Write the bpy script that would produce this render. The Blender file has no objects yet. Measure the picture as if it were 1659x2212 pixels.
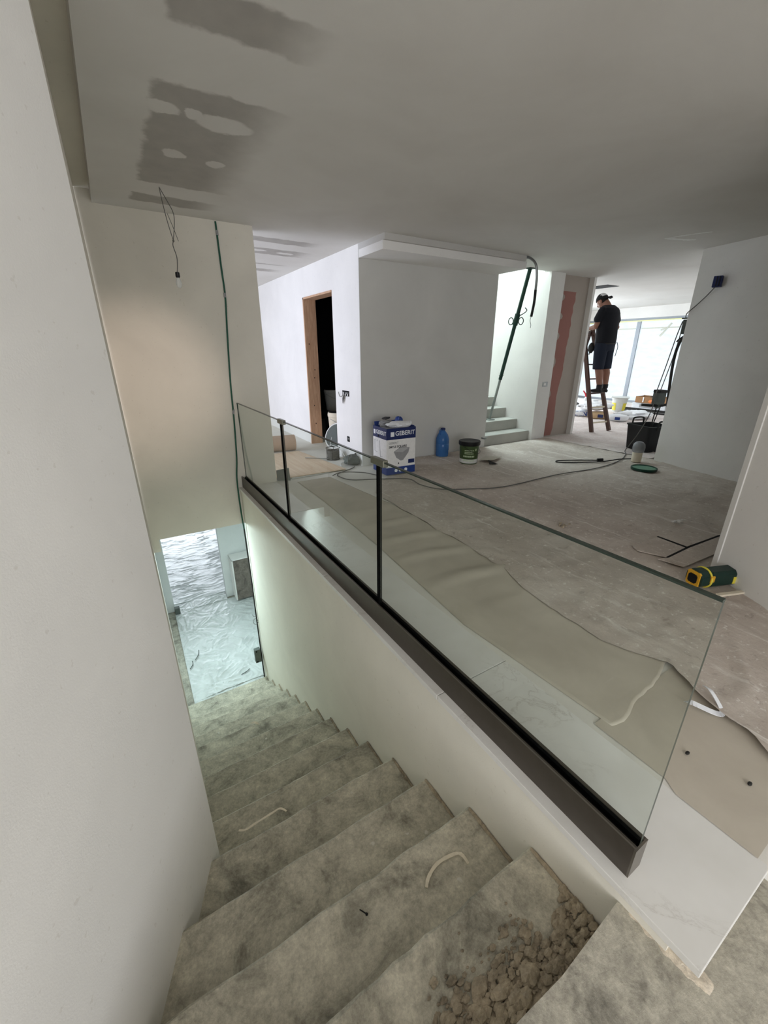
import bpy, bmesh, math, random
from mathutils import Vector, Matrix, noise
S = bpy.context.scene
COL = S.collection
R = math.radians
random.seed(7)

# ------------------------------------------------------------------ camera
cam_d = bpy.data.cameras.new('camera')
cam = bpy.data.objects.new('camera', cam_d)
COL.objects.link(cam)
cam.location = (0, 0, 1.45)
cam.rotation_euler = (R(90 - 21.15), 0, R(-31.663))
cam_d.sensor_fit = 'HORIZONTAL'
cam_d.sensor_width = 36
cam_d.lens = 899.055 / 1659 * 36
cam_d.clip_start = .02
S.camera = cam

# ------------------------------------------------------------------ world, lamps, exposure
def lin(v):
    v /= 255
    return v / 12.92 if v <= .04045 else ((v + .055) / 1.055) ** 2.4
def rgb(r, g, b):
    return (lin(r), lin(g), lin(b), 1)

W = bpy.data.worlds.new('world')
S.world = W
W.use_nodes = True
W.node_tree.nodes['Background'].inputs['Color'].default_value = (.80, .90, 1, 1)
W.node_tree.nodes['Background'].inputs['Strength'].default_value = .05
vs = S.view_settings
vs.view_transform = 'Standard'
vs.look = 'None'
vs.exposure = 0
vs.gamma = 1
vs.use_curve_mapping = False
S.cycles.max_bounces = 14
S.cycles.diffuse_bounces = 8
S.cycles.transparent_max_bounces = 16
S.cycles.sample_clamp_indirect = 6

def area(name, loc, rot, sx, sy, power, col, spread=180):
    d = bpy.data.lights.new(name, 'AREA')
    d.shape = 'RECTANGLE'
    d.size, d.size_y = sx, sy
    d.energy = power
    d.color = col
    d.spread = R(spread)
    o = bpy.data.objects.new(name, d)
    COL.objects.link(o)
    o.location = loc
    o.rotation_euler = tuple(R(a) for a in rot)
    return o
# daylight entering through the openings of the house out of view; fills are added
area('daylight_entrance', (.9, -4.3, 1.35), (90, 0, 0), 3.2, 2.2, 98, (.95, .975, 1))
area('fill_left_rear', (-1.35, -3.5, 1.3), (90, 0, -42), 1.5, 2.1, 78, (.92, .93, .98))  # added fill without an opening, lightens the near right wall and parapet
area('daylight_corridor', (-2.3, 6.5, 1.3), (90, 0, -90), 2.8, 2.3, 170, (.76, .82, 1))
area('daylight_skylight', (5.4, 6.9, 4.75), (0, 0, 0), 1.0, 2.6, 195, (.77, .94, .97))
area('daylight_garden_room', (.6, 12.8, -1.5), (90, 0, 180), 2.8, 1.9, 145, (.85, .92, 1))
fill_ = area('fill_lower_hall', (.34, 5.55, -.64), (0, 0, 0), .34, .34, 36, (.74, .96, 1))  # unseen fill added behind the lintel, aimed at parapet and stair foot
fill_.rotation_euler = Vector((.30, -.55, -.78)).to_track_quat('-Z', 'Y').to_euler()
area('daylight_terrace', (9.6, 8.7, 1.3), (90, 0, 180), 3.4, 2.2, 165, (.83, .93, 1))
def spot(name, loc, target, power, col, cone, blend=1.0, r=.06):
    d = bpy.data.lights.new(name, 'SPOT')
    d.energy = power; d.color = col; d.spot_size = R(cone); d.spot_blend = blend; d.shadow_soft_size = r
    o = bpy.data.objects.new(name, d); COL.objects.link(o)
    o.location = loc
    o.rotation_euler = (Vector(target) - Vector(loc)).to_track_quat('-Z', 'Y').to_euler()
    return o
# an unseen spot added above the landing throws the soft warm patch on the end wall
spot('warm_patch_spot', (.55, .9, 2.45), (.26, 4.72, 1.12), 190, (1, .81, .72), 26)

# ------------------------------------------------------------------ materials
def new_mat(name):
    m = bpy.data.materials.new(name)
    m.use_nodes = True
    nt = m.node_tree
    return m, nt, nt.nodes, nt.links, nt.nodes['Principled BSDF']

def flat(name, col, rough=.6, metal=0, emit=None, estr=0, spec=.4):
    """One colour with a faint mottling of wear."""
    m, nt, N, L, b = new_mat(name)
    tc = N.new('ShaderNodeNewGeometry')
    n = N.new('ShaderNodeTexNoise')
    n.inputs['Scale'].default_value = 34
    n.inputs['Detail'].default_value = 3
    L.new(tc.outputs['Position'], n.inputs['Vector'])
    mx = N.new('ShaderNodeMix'); mx.data_type = 'RGBA'
    mx.inputs[6].default_value = tuple(c * .88 for c in col[:3]) + (1,)
    mx.inputs[7].default_value = tuple(min(1, c * 1.1) for c in col[:3]) + (1,)
    L.new(n.outputs['Fac'], mx.inputs[0])
    L.new(mx.outputs[2], b.inputs['Base Color'])
    b.inputs['Roughness'].default_value = rough
    b.inputs['Metallic'].default_value = metal
    b.inputs['Specular IOR Level'].default_value = spec
    if emit:
        b.inputs['Emission Color'].default_value = emit
        b.inputs['Emission Strength'].default_value = estr
    return m

def math_node(N, L, op, a, b=None, clamp=False):
    n = N.new('ShaderNodeMath'); n.operation = op; n.use_clamp = clamp
    for i, v in enumerate((a, b)):
        if v is None: continue
        if isinstance(v, (int, float)): n.inputs[i].default_value = v
        else: L.new(v, n.inputs[i])
    return n.outputs[0]

def ramp(N, L, src, stops):
    r = N.new('ShaderNodeValToRGB')
    els = r.color_ramp.elements
    while len(els) < len(stops): els.new(.5)
    for e, (p, c) in zip(els, stops):
        e.position = p
        e.color = c if len(c) == 4 else tuple(c) + (1,)
    L.new(src, r.inputs[0])
    return r.outputs[0]

def mixc(N, L, fac, a, b):
    m = N.new('ShaderNodeMix'); m.data_type = 'RGBA'
    for i, v in ((0, fac), (6, a), (7, b)):
        if isinstance(v, (int, float)): m.inputs[i].default_value = v
        elif isinstance(v, tuple): m.inputs[i].default_value = v
        else: L.new(v, m.inputs[i])
    return m.outputs[2]

def noise_n(N, L, vec, scale, detail=4, rough=.55, dist=0):
    n = N.new('ShaderNodeTexNoise')
    n.inputs['Scale'].default_value = scale
    n.inputs['Detail'].default_value = detail
    n.inputs['Roughness'].default_value = rough
    n.inputs['Distortion'].default_value = dist
    if vec is not None: L.new(vec, n.inputs['Vector'])
    return n.outputs['Fac']

def pos(N):
    return N.new('ShaderNodeNewGeometry').outputs['Position']

def bump(N, L, b, h, strength, dist=.01):
    n = N.new('ShaderNodeBump')
    n.inputs['Strength'].default_value = strength
    n.inputs['Distance'].default_value = dist
    L.new(h, n.inputs['Height'])
    L.new(n.outputs[0], b.inputs['Normal'])

def scaled(N, L, vec, s, rot=0):
    m = N.new('ShaderNodeMapping')
    m.inputs['Scale'].default_value = s
    m.inputs['Rotation'].default_value = (0, 0, rot)
    L.new(vec, m.inputs['Vector'])
    return m.outputs[0]

def plaster(name, col, var=.06, bmp=.12, rough=.85):
    m, nt, N, L, b = new_mat(name)
    p = pos(N)
    n1 = noise_n(N, L, p, 1.3, 5, .6, .4)
    n2 = noise_n(N, L, p, 170, 3, .7)
    lo = tuple(c * (1 - var) for c in col[:3]) + (1,)
    hi = tuple(min(1, c * (1 + var * .6)) for c in col[:3]) + (1,)
    c1 = ramp(N, L, n1, [(.3, lo), (.7, hi)])
    n3 = noise_n(N, L, p, 40, 2)
    sp = ramp(N, L, n3, [(.27, (.82, .80, .77)), (.31, (1, 1, 1))])
    mu = N.new('ShaderNodeMix'); mu.data_type = 'RGBA'; mu.blend_type = 'MULTIPLY'
    mu.inputs[0].default_value = .5
    L.new(c1, mu.inputs[6]); L.new(sp, mu.inputs[7])
    L.new(mu.outputs[2], b.inputs['Base Color'])
    b.inputs['Roughness'].default_value = rough
    b.inputs['Specular IOR Level'].default_value = .2
    bump(N, L, b, n2, bmp, .004)
    return m

def concrete(name, col, light=(.42, .40, .36), speck=.5):
    m, nt, N, L, b = new_mat(name)
    p = pos(N)
    n1 = noise_n(N, L, p, 3.4, 8, .72, .8)
    n2 = noise_n(N, L, p, 15, 7, .75)
    nf = noise_n(N, L, p, 70, 5, .8)
    lo = tuple(c * .50 for c in col[:3]) + (1,)
    hi = tuple(min(1, c * 1.28) for c in col[:3]) + (1,)
    base = ramp(N, L, n1, [(.34, lo), (.48, col), (.66, hi)])
    fine = ramp(N, L, n2, [(.32, (.62, .61, .59)), (.62, (1.1, 1.09, 1.06))])
    grain = ramp(N, L, nf, [(.34, (.74, .73, .72)), (.64, (1.1, 1.1, 1.08))])
    mu0 = N.new('ShaderNodeMix'); mu0.data_type = 'RGBA'; mu0.blend_type = 'MULTIPLY'
    mu0.inputs[0].default_value = .9
    L.new(base, mu0.inputs[6]); L.new(grain, mu0.inputs[7])
    mu = N.new('ShaderNodeMix'); mu.data_type = 'RGBA'; mu.blend_type = 'MULTIPLY'
    mu.inputs[0].default_value = .8
    L.new(mu0.outputs[2], mu.inputs[6]); L.new(fine, mu.inputs[7])
    # splashes of paint and plaster
    v = N.new('ShaderNodeTexVoronoi'); v.inputs['Scale'].default_value = 9
    wob = N.new('ShaderNodeTexNoise'); wob.inputs['Scale'].default_value = 22
    L.new(p, wob.inputs['Vector'])
    va = N.new('ShaderNodeVectorMath'); va.operation = 'MULTIPLY_ADD'
    va.inputs[1].default_value = (.05, .05, .05)
    L.new(wob.outputs['Color'], va.inputs[0]); L.new(p, va.inputs[2])
    L.new(va.outputs[0], v.inputs['Vector'])
    d = ramp(N, L, v.outputs['Distance'], [(.06, (1, 1, 1)), (.10, (0, 0, 0))])
    n4 = noise_n(N, L, p, 3.1, 2)
    k = math_node(N, L, 'MULTIPLY', d, ramp(N, L, n4, [(.5, (0, 0, 0)), (.56, (1, 1, 1))]))
    k = math_node(N, L, 'MULTIPLY', k, speck)
    c = mixc(N, L, k, mu.outputs[2], tuple(light) + (1,))
    L.new(c, b.inputs['Base Color'])
    b.inputs['Roughness'].default_value = .9
    b.inputs['Specular IOR Level'].default_value = .2
    n5 = noise_n(N, L, p, 60, 6, .75)
    h = math_node(N, L, 'ADD', math_node(N, L, 'MULTIPLY', n5, .4), n2)
    bump(N, L, b, h, .35, .008)
    return m

def wood(name, dark, light, axis=2, scale=7):
    m, nt, N, L, b = new_mat(name)
    p = pos(N)
    s = [scale * 3] * 3; s[axis] = scale * .25
    q = scaled(N, L, p, s)
    n = noise_n(N, L, q, 2.2, 5, .6, .8)
    L.new(ramp(N, L, n, [(.3, dark), (.7, light)]), b.inputs['Base Color'])
    b.inputs['Roughness'].default_value = .6
    bump(N, L, b, n, .15, .004)
    return m

M = {}
M['wall_white'] = plaster('wall_white', rgb(232, 230, 227))
M['wall_shaded'] = plaster('wall_shaded', rgb(206, 205, 201))  # the white wall paint darkened: shade put into the colour
M['wall_warm'] = plaster('wall_warm', rgb(222, 217, 206), .08)
M['wall_stair_side'] = plaster('wall_stair_side', rgb(230, 226, 214), .07, .22)
M['ceiling_lower'] = plaster('ceiling_lower', rgb(222, 224, 224))
M['fascia_shade'] = plaster('fascia_shade', rgb(196, 194, 190), .05)  # the band's shade is put into this darker tone
M['concrete'] = concrete('concrete', rgb(180, 176, 165), (.6, .58, .53), .7)
M['concrete_step'] = concrete('concrete_step', rgb(192, 188, 175), (.66, .64, .58), .9)
M['concrete_up'] = plaster('concrete_up', rgb(176, 175, 168), .16, .25)
M['rubble'] = concrete('rubble', rgb(172, 160, 142), (.5, .47, .42), .2)
M['rail'] = flat('rail', rgb(86, 80, 73), .42, .55)
M['rail_lip'] = flat('rail_lip', rgb(120, 114, 106), .35, .7)
M['gasket'] = flat('gasket', rgb(10, 10, 10), .9, spec=.08)
M['clamp'] = flat('clamp', rgb(120, 120, 108), .35, .6)
M['steel'] = flat('steel', rgb(150, 152, 152), .35, .8)
M['black_plastic'] = flat('black_plastic', rgb(20, 21, 24), .45)
M['black_rubber'] = flat('black_rubber', rgb(38, 37, 35), .6)
M['grey_cable'] = flat('grey_cable', rgb(96, 94, 90), .6)
M['white_cable'] = flat('white_cable', rgb(226, 226, 224), .5)
M['green_cable'] = flat('green_cable', rgb(30, 84, 66), .5)
M['prop_green'] = flat('prop_green', rgb(26, 58, 48), .5, .2)
M['galvanised'] = flat('galvanised', rgb(150, 156, 152), .45, .6)
M['pine'] = wood('pine', rgb(176, 136, 106), rgb(208, 172, 142), 2, 8)
M['ladder_wood'] = wood('ladder_wood', rgb(60, 38, 30), rgb(92, 62, 50), 2, 8)
M['beige_sheet'] = wood('beige_sheet', rgb(206, 176, 146), rgb(226, 206, 182), 1, 3)
M['card_roll'] = flat('card_roll', rgb(178, 152, 132), .8)
M['mortar_pale'] = concrete('mortar_pale', rgb(214, 204, 190), (.7, .68, .63), .4)
M['dark_board'] = concrete('dark_board', rgb(128, 120, 114), (.62, .62, .6), .9)
M['kraft'] = flat('kraft', rgb(150, 112, 76), .8)
M['sack_white'] = flat('sack_white', rgb(226, 228, 232), .7)
M['sack_brown'] = flat('sack_brown', rgb(186, 158, 122), .8)
M['blue_print'] = flat('blue_print', rgb(36, 62, 130), .5)
M['dark_blue'] = flat('dark_blue', rgb(28, 42, 92), .5)
M['grey_print'] = flat('grey_print', rgb(150, 150, 152), .5)
M['carton_white'] = flat('carton_white', rgb(232, 231, 230), .6)
M['text_white'] = flat('text_white', rgb(238, 240, 244), .5)
M['text_dark'] = flat('text_dark', rgb(60, 60, 64), .5)
M['bag_grey'] = flat('bag_grey', rgb(92, 98, 94), .7)
M['bucket_green'] = flat('bucket_green', rgb(62, 82, 44), .45)
M['bucket_white'] = flat('bucket_white', rgb(206, 208, 204), .5)
M['label_pale'] = flat('label_pale', rgb(188, 204, 170), .5)
M['yellow'] = flat('yellow', rgb(222, 208, 74), .5)
M['orange_yellow'] = flat('orange_yellow', rgb(214, 160, 40), .5)
M['tool_green'] = flat('tool_green', rgb(18, 46, 40), .45)
M['red'] = flat('red', rgb(190, 50, 60), .5)
M['pink_board'] = plaster('pink_board', rgb(156, 112, 104), .07)
M['filler_grey'] = plaster('filler_grey', rgb(172, 162, 153), .06)
M['filler_white'] = plaster('filler_white', rgb(232, 231, 228), .05)
M['dusty_tile'] = plaster('dusty_tile', rgb(222, 219, 212), .12, .2)
M['room_darkness'] = flat('room_darkness', rgb(16, 17, 22), .9)  # near-black colour stands in for the darkness of the unlit room
M['void'] = flat('void', rgb(6, 6, 7), .9)
M['styrofoam'] = flat('styrofoam', rgb(214, 218, 222), .8)
M['skin'] = flat('skin', rgb(150, 108, 90), .55)
M['shirt'] = flat('shirt', rgb(14, 16, 24), .85)
M['shorts'] = flat('shorts', rgb(24, 32, 48), .85)
M['shoe'] = flat('shoe', rgb(34, 33, 36), .7)
M['cap_black'] = flat('cap_black', rgb(14, 14, 16), .8)
M['cap_white'] = flat('cap_white', rgb(200, 200, 200), .8)
M['hair'] = flat('hair', rgb(28, 22, 20), .8)
M['eye'] = flat('eye', rgb(230, 228, 224), .3)
M['sieve_mesh'] = flat('sieve_mesh', rgb(108, 150, 128), .6)
M['rim_green'] = flat('rim_green', rgb(16, 66, 50), .5)
M['frame_alu'] = flat('frame_alu', rgb(150, 156, 164), .5, .2)
M['tape_cream'] = flat('tape_cream', rgb(200, 202, 190), .6)
M['strip_cream'] = flat('strip_cream', rgb(222, 212, 192), .8)
M['brass'] = flat('brass', rgb(170, 120, 60), .3, .9)

# ceiling with its unpainted strips of board and dabs of filler
def ceiling_mat():
    m, nt, N, L, b = new_mat('ceiling_skim')
    p = pos(N)
    wob = noise_n(N, L, p, 9, 4)
    w2 = math_node(N, L, 'MULTIPLY', math_node(N, L, 'SUBTRACT', wob, .5), .09)
    sp = N.new('ShaderNodeSeparateXYZ'); L.new(p, sp.inputs[0])
    x = math_node(N, L, 'ADD', sp.outputs[0], w2)
    y = math_node(N, L, 'ADD', sp.outputs[1], w2)
    def sm(v, a, bb):
        n = N.new('ShaderNodeMapRange'); n.interpolation_type = 'SMOOTHSTEP'
        n.inputs[1].default_value = a; n.inputs[2].default_value = bb
        L.new(v, n.inputs[0]); return n.outputs[0]
    def rect(x0, x1, y0, y1, sl=.02, sr=.15, sy=.015):
        r = math_node(N, L, 'MULTIPLY', sm(x, x0 - sl, x0 + sl), sm(x, x1 + sr, x1 - sr))
        r = math_node(N, L, 'MULTIPLY', r, sm(y, y0 - sy, y0 + sy))
        return math_node(N, L, 'MULTIPLY', r, sm(y, y1 + sy, y1 - sy))
    def ell(cx, cy, rx, ry):
        dx = math_node(N, L, 'DIVIDE', math_node(N, L, 'SUBTRACT', x, cx), rx)
        dy = math_node(N, L, 'DIVIDE', math_node(N, L, 'SUBTRACT', y, cy), ry)
        d = math_node(N, L, 'ADD', math_node(N, L, 'MULTIPLY', dx, dx), math_node(N, L, 'MULTIPLY', dy, dy))
        return sm(d, 1.25, .75)
    grey = None
    for r in ((.40, .88, 1.93, 2.16), (.40, .93, 2.58, 3.98), (.375, .92, 4.26, 4.47), (1.3, 2.2, 5.08, 5.28),
              (1.3, 2.3, 5.58, 5.9), (1.5, 2.3, 6.5, 6.56), (1.5, 2.35, 6.9, 7.1)):
        q = rect(*r)
        grey = q if grey is None else math_node(N, L, 'MAXIMUM', grey, q)
    dab = None
    for e in ((.455, 2.84, .075, .07), (.76, 2.87, .15, .085), (.60, 2.83, .05, .05), (.565, 3.39, .06, .065), (.82, 3.42, .06, .055),
              (.50, 4.10, .2, .05), (.8, 4.02, .3, .03), (1.75, 5.72, .1, .05), (2.1, 5.76, .11, .05)):
        q = ell(*e)
        dab = q if dab is None else math_node(N, L, 'MAXIMUM', dab, q)
    k = math_node(N, L, 'MULTIPLY', grey, math_node(N, L, 'SUBTRACT', 1, dab))
    n1 = noise_n(N, L, p, .9, 5, .6, .5)
    base = ramp(N, L, n1, [(.3, rgb(204, 201, 196)), (.7, rgb(216, 214, 210))])
    n2 = noise_n(N, L, p, 7, 4)
    dark = ramp(N, L, n2, [(.3, rgb(164, 160, 155)), (.7, rgb(174, 170, 164))])
    L.new(mixc(N, L, k, base, dark), b.inputs['Base Color'])
    b.inputs['Roughness'].default_value = .8
    b.inputs['Specular IOR Level'].default_value = .25
    bump(N, L, b, noise_n(N, L, p, 150, 3, .7), .1, .004)
    return m
M['ceiling'] = ceiling_mat()

def marble_mat():
    m, nt, N, L, b = new_mat('marble')
    p = pos(N)
    n = noise_n(N, L, scaled(N, L, p, (1, 1, 1), .6), 2.3, 7, .62, 2.6)
    a = math_node(N, L, 'ABSOLUTE', math_node(N, L, 'SUBTRACT', n, .5))
    vein = ramp(N, L, a, [(0, (1, 1, 1)), (.008, (.25, .25, .25)), (.03, (0, 0, 0))])
    vein = math_node(N, L, 'MULTIPLY', vein, ramp(N, L, noise_n(N, L, p, 1.7, 2), [(.5, (0, 0, 0)), (.62, (1, 1, 1))]))
    cl = ramp(N, L, noise_n(N, L, p, 3, 4), [(.3, rgb(216, 214, 209)), (.7, rgb(230, 229, 226))])
    L.new(mixc(N, L, math_node(N, L, 'MULTIPLY', vein, .45), cl, rgb(150, 140, 128)), b.inputs['Base Color'])
    b.inputs['Roughness'].default_value = .38
    return m
M['marble'] = marble_mat()

def card_mat():
    m, nt, N, L, b = new_mat('floor_cardboard')
    p = pos(N)
    n = noise_n(N, L, p, 2.4, 6, .6, .4)
    c = ramp(N, L, n, [(.3, rgb(178, 169, 155)), (.7, rgb(198, 190, 176))])
    n2 = noise_n(N, L, scaled(N, L, p, (5, 40, 5), .3), 1, 3)
    s = ramp(N, L, n2, [(.68, (0, 0, 0)), (.78, (.35, .35, .35))])
    L.new(mixc(N, L, s, c, rgb(206, 201, 192)), b.inputs['Base Color'])
    b.inputs['Roughness'].default_value = .75
    return m
M['floor_card'] = card_mat()

def fleece_mat(name, k_):
    rgb = lambda r_, g_, b_: (lin(min(250, r_ + k_)), lin(min(250, g_ + k_)), lin(min(250, b_ + k_ * 1.2)), 1)
    m, nt, N, L, b = new_mat(name)
    p = pos(N)
    n = noise_n(N, L, p, 1.6, 7, .65, .5)
    c = ramp(N, L, n, [(.25, rgb(170, 158, 148)), (.5, rgb(192, 181, 171)), (.75, rgb(208, 200, 191))])
    # dragged plaster dust and pale splashes
    n2 = noise_n(N, L, scaled(N, L, p, (9, 1.6, 1), .9), 1.2, 6, .7, .6)
    s = ramp(N, L, n2, [(.56, (0, 0, 0)), (.72, (.75, .75, .75))])
    c = mixc(N, L, s, c, rgb(226, 221, 214))
    n4 = noise_n(N, L, scaled(N, L, p, (2.2, 9, 1), .5), 1.5, 5, .7)
    c = mixc(N, L, ramp(N, L, n4, [(.62, (0, 0, 0)), (.75, (.5, .5, .5))]), c, rgb(150, 136, 126))
    v = N.new('ShaderNodeTexVoronoi'); v.inputs['Scale'].default_value = 9
    L.new(p, v.inputs['Vector'])
    d = ramp(N, L, v.outputs['Distance'], [(.08, (1, 1, 1)), (.13, (0, 0, 0))])
    k = math_node(N, L, 'MULTIPLY', d, ramp(N, L, noise_n(N, L, p, 2.7, 2), [(.52, (0, 0, 0)), (.6, (.8, .8, .8))]))
    c = mixc(N, L, k, c, rgb(224, 220, 214))
    sp_ = ramp(N, L, noise_n(N, L, p, 26, 6, .75), [(.575, (0, 0, 0)), (.66, (.85, .85, .85))])
    c = mixc(N, L, sp_, c, rgb(228, 224, 217))
    dk = ramp(N, L, noise_n(N, L, p, 17, 5, .7, .4), [(.30, (.55, .55, .55)), (.42, (0, 0, 0))])
    c = mixc(N, L, dk, c, rgb(140, 126, 117))
    st = ramp(N, L, noise_n(N, L, scaled(N, L, p, (16, .5, 1), .12), 1.0, 4, .6), [(.64, (0, 0, 0)), (.68, (.7, .7, .7))])
    c = mixc(N, L, st, c, rgb(226, 221, 214))
    L.new(c, b.inputs['Base Color'])
    b.inputs['Roughness'].default_value = .8
    b.inputs['Specular IOR Level'].default_value = .3
    bump(N, L, b, noise_n(N, L, p, 45, 6, .7), .4, .008)
    return m
M['fleece'] = fleece_mat('fleece', 0)
M['fleece_pale'] = fleece_mat('fleece_pale', 28)

def film_mat():
    m, nt, N, L, b = new_mat('dust_sheet_film')
    p = pos(N)
    n = noise_n(N, L, p, 5, 6, .6, .5)
    L.new(ramp(N, L, n, [(.3, rgb(192, 195, 193)), (.7, rgb(214, 217, 216))]), b.inputs['Base Color'])
    b.inputs['Roughness'].default_value = .42
    bump(N, L, b, noise_n(N, L, p, 38, 5, .6, .8), .3, .01)
    return m
M['sheet_film'] = film_mat()

def window_film_mat():
    """Milky protective film that the daylight outside makes glow."""
    m, nt, N, L, b = new_mat('window_film')
    p = pos(N)
    n = noise_n(N, L, scaled(N, L, p, (1, 2, 6)), 1.5, 4)
    c = ramp(N, L, n, [(.3, (.76, .90, .97)), (.7, (.93, 1, 1.06))])
    b.inputs['Base Color'].default_value = (.10, .11, .12, 1); b.inputs['Roughness'].default_value = .5
    L.new(c, b.inputs['Emission Color'])
    b.inputs['Emission Strength'].default_value = .93
    return m
M['window_film'] = window_film_mat()

def glass_mat():
    m, nt, N, L, b = new_mat('glass')
    N.remove(b)
    t = N.new('ShaderNodeBsdfTransparent'); t.inputs[0].default_value = (.94, .967, .949, 1)
    g = N.new('ShaderNodeBsdfGlossy'); g.inputs['Roughness'].default_value = .0
    f = N.new('ShaderNodeFresnel'); f.inputs[0].default_value = 1.5
    mx = N.new('ShaderNodeMixShader')
    geo = N.new('ShaderNodeNewGeometry')
    # only the outer faces reflect, so that one sheet does not mirror twice from inside
    k = math_node(N, L, 'MULTIPLY', f.outputs[0], math_node(N, L, 'SUBTRACT', 1, geo.outputs['Backfacing']))
    L.new(k, mx.inputs[0])
    L.new(t.outputs[0], mx.inputs[1]); L.new(g.outputs[0], mx.inputs[2])
    L.new(mx.outputs[0], N['Material Output'].inputs[0])
    return m
M['glass'] = glass_mat()
M['glass_edge'] = flat('glass_edge', rgb(46, 58, 50), .25)

def clear_plastic(name, tint, rough=.15, mix=.75):
    m, nt, N, L, b = new_mat(name)
    t = N.new('ShaderNodeBsdfTransparent'); t.inputs[0].default_value = tint
    mx = N.new('ShaderNodeMixShader'); mx.inputs[0].default_value = 1 - mix
    b.inputs['Base Color'].default_value = tint
    b.inputs['Roughness'].default_value = rough
    L.new(t.outputs[0], mx.inputs[1]); L.new(b.outputs[0], mx.inputs[2])
    L.new(mx.outputs[0], N['Material Output'].inputs[0])
    return m
M['bottle_blue'] = clear_plastic('bottle_blue', rgb(90, 150, 214), .15, .55)
M['bottle_water'] = flat('bottle_water', rgb(20, 66, 140), .2)
M['bulb_glass'] = clear_plastic('bulb_glass', (.9, .92, .92, 1), .05, .7)
M['clear_cap'] = clear_plastic('clear_cap', rgb(206, 208, 214), .2, .6)
M['white_plastic_film'] = flat('white_plastic_film', rgb(236, 238, 242), .35)

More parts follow.
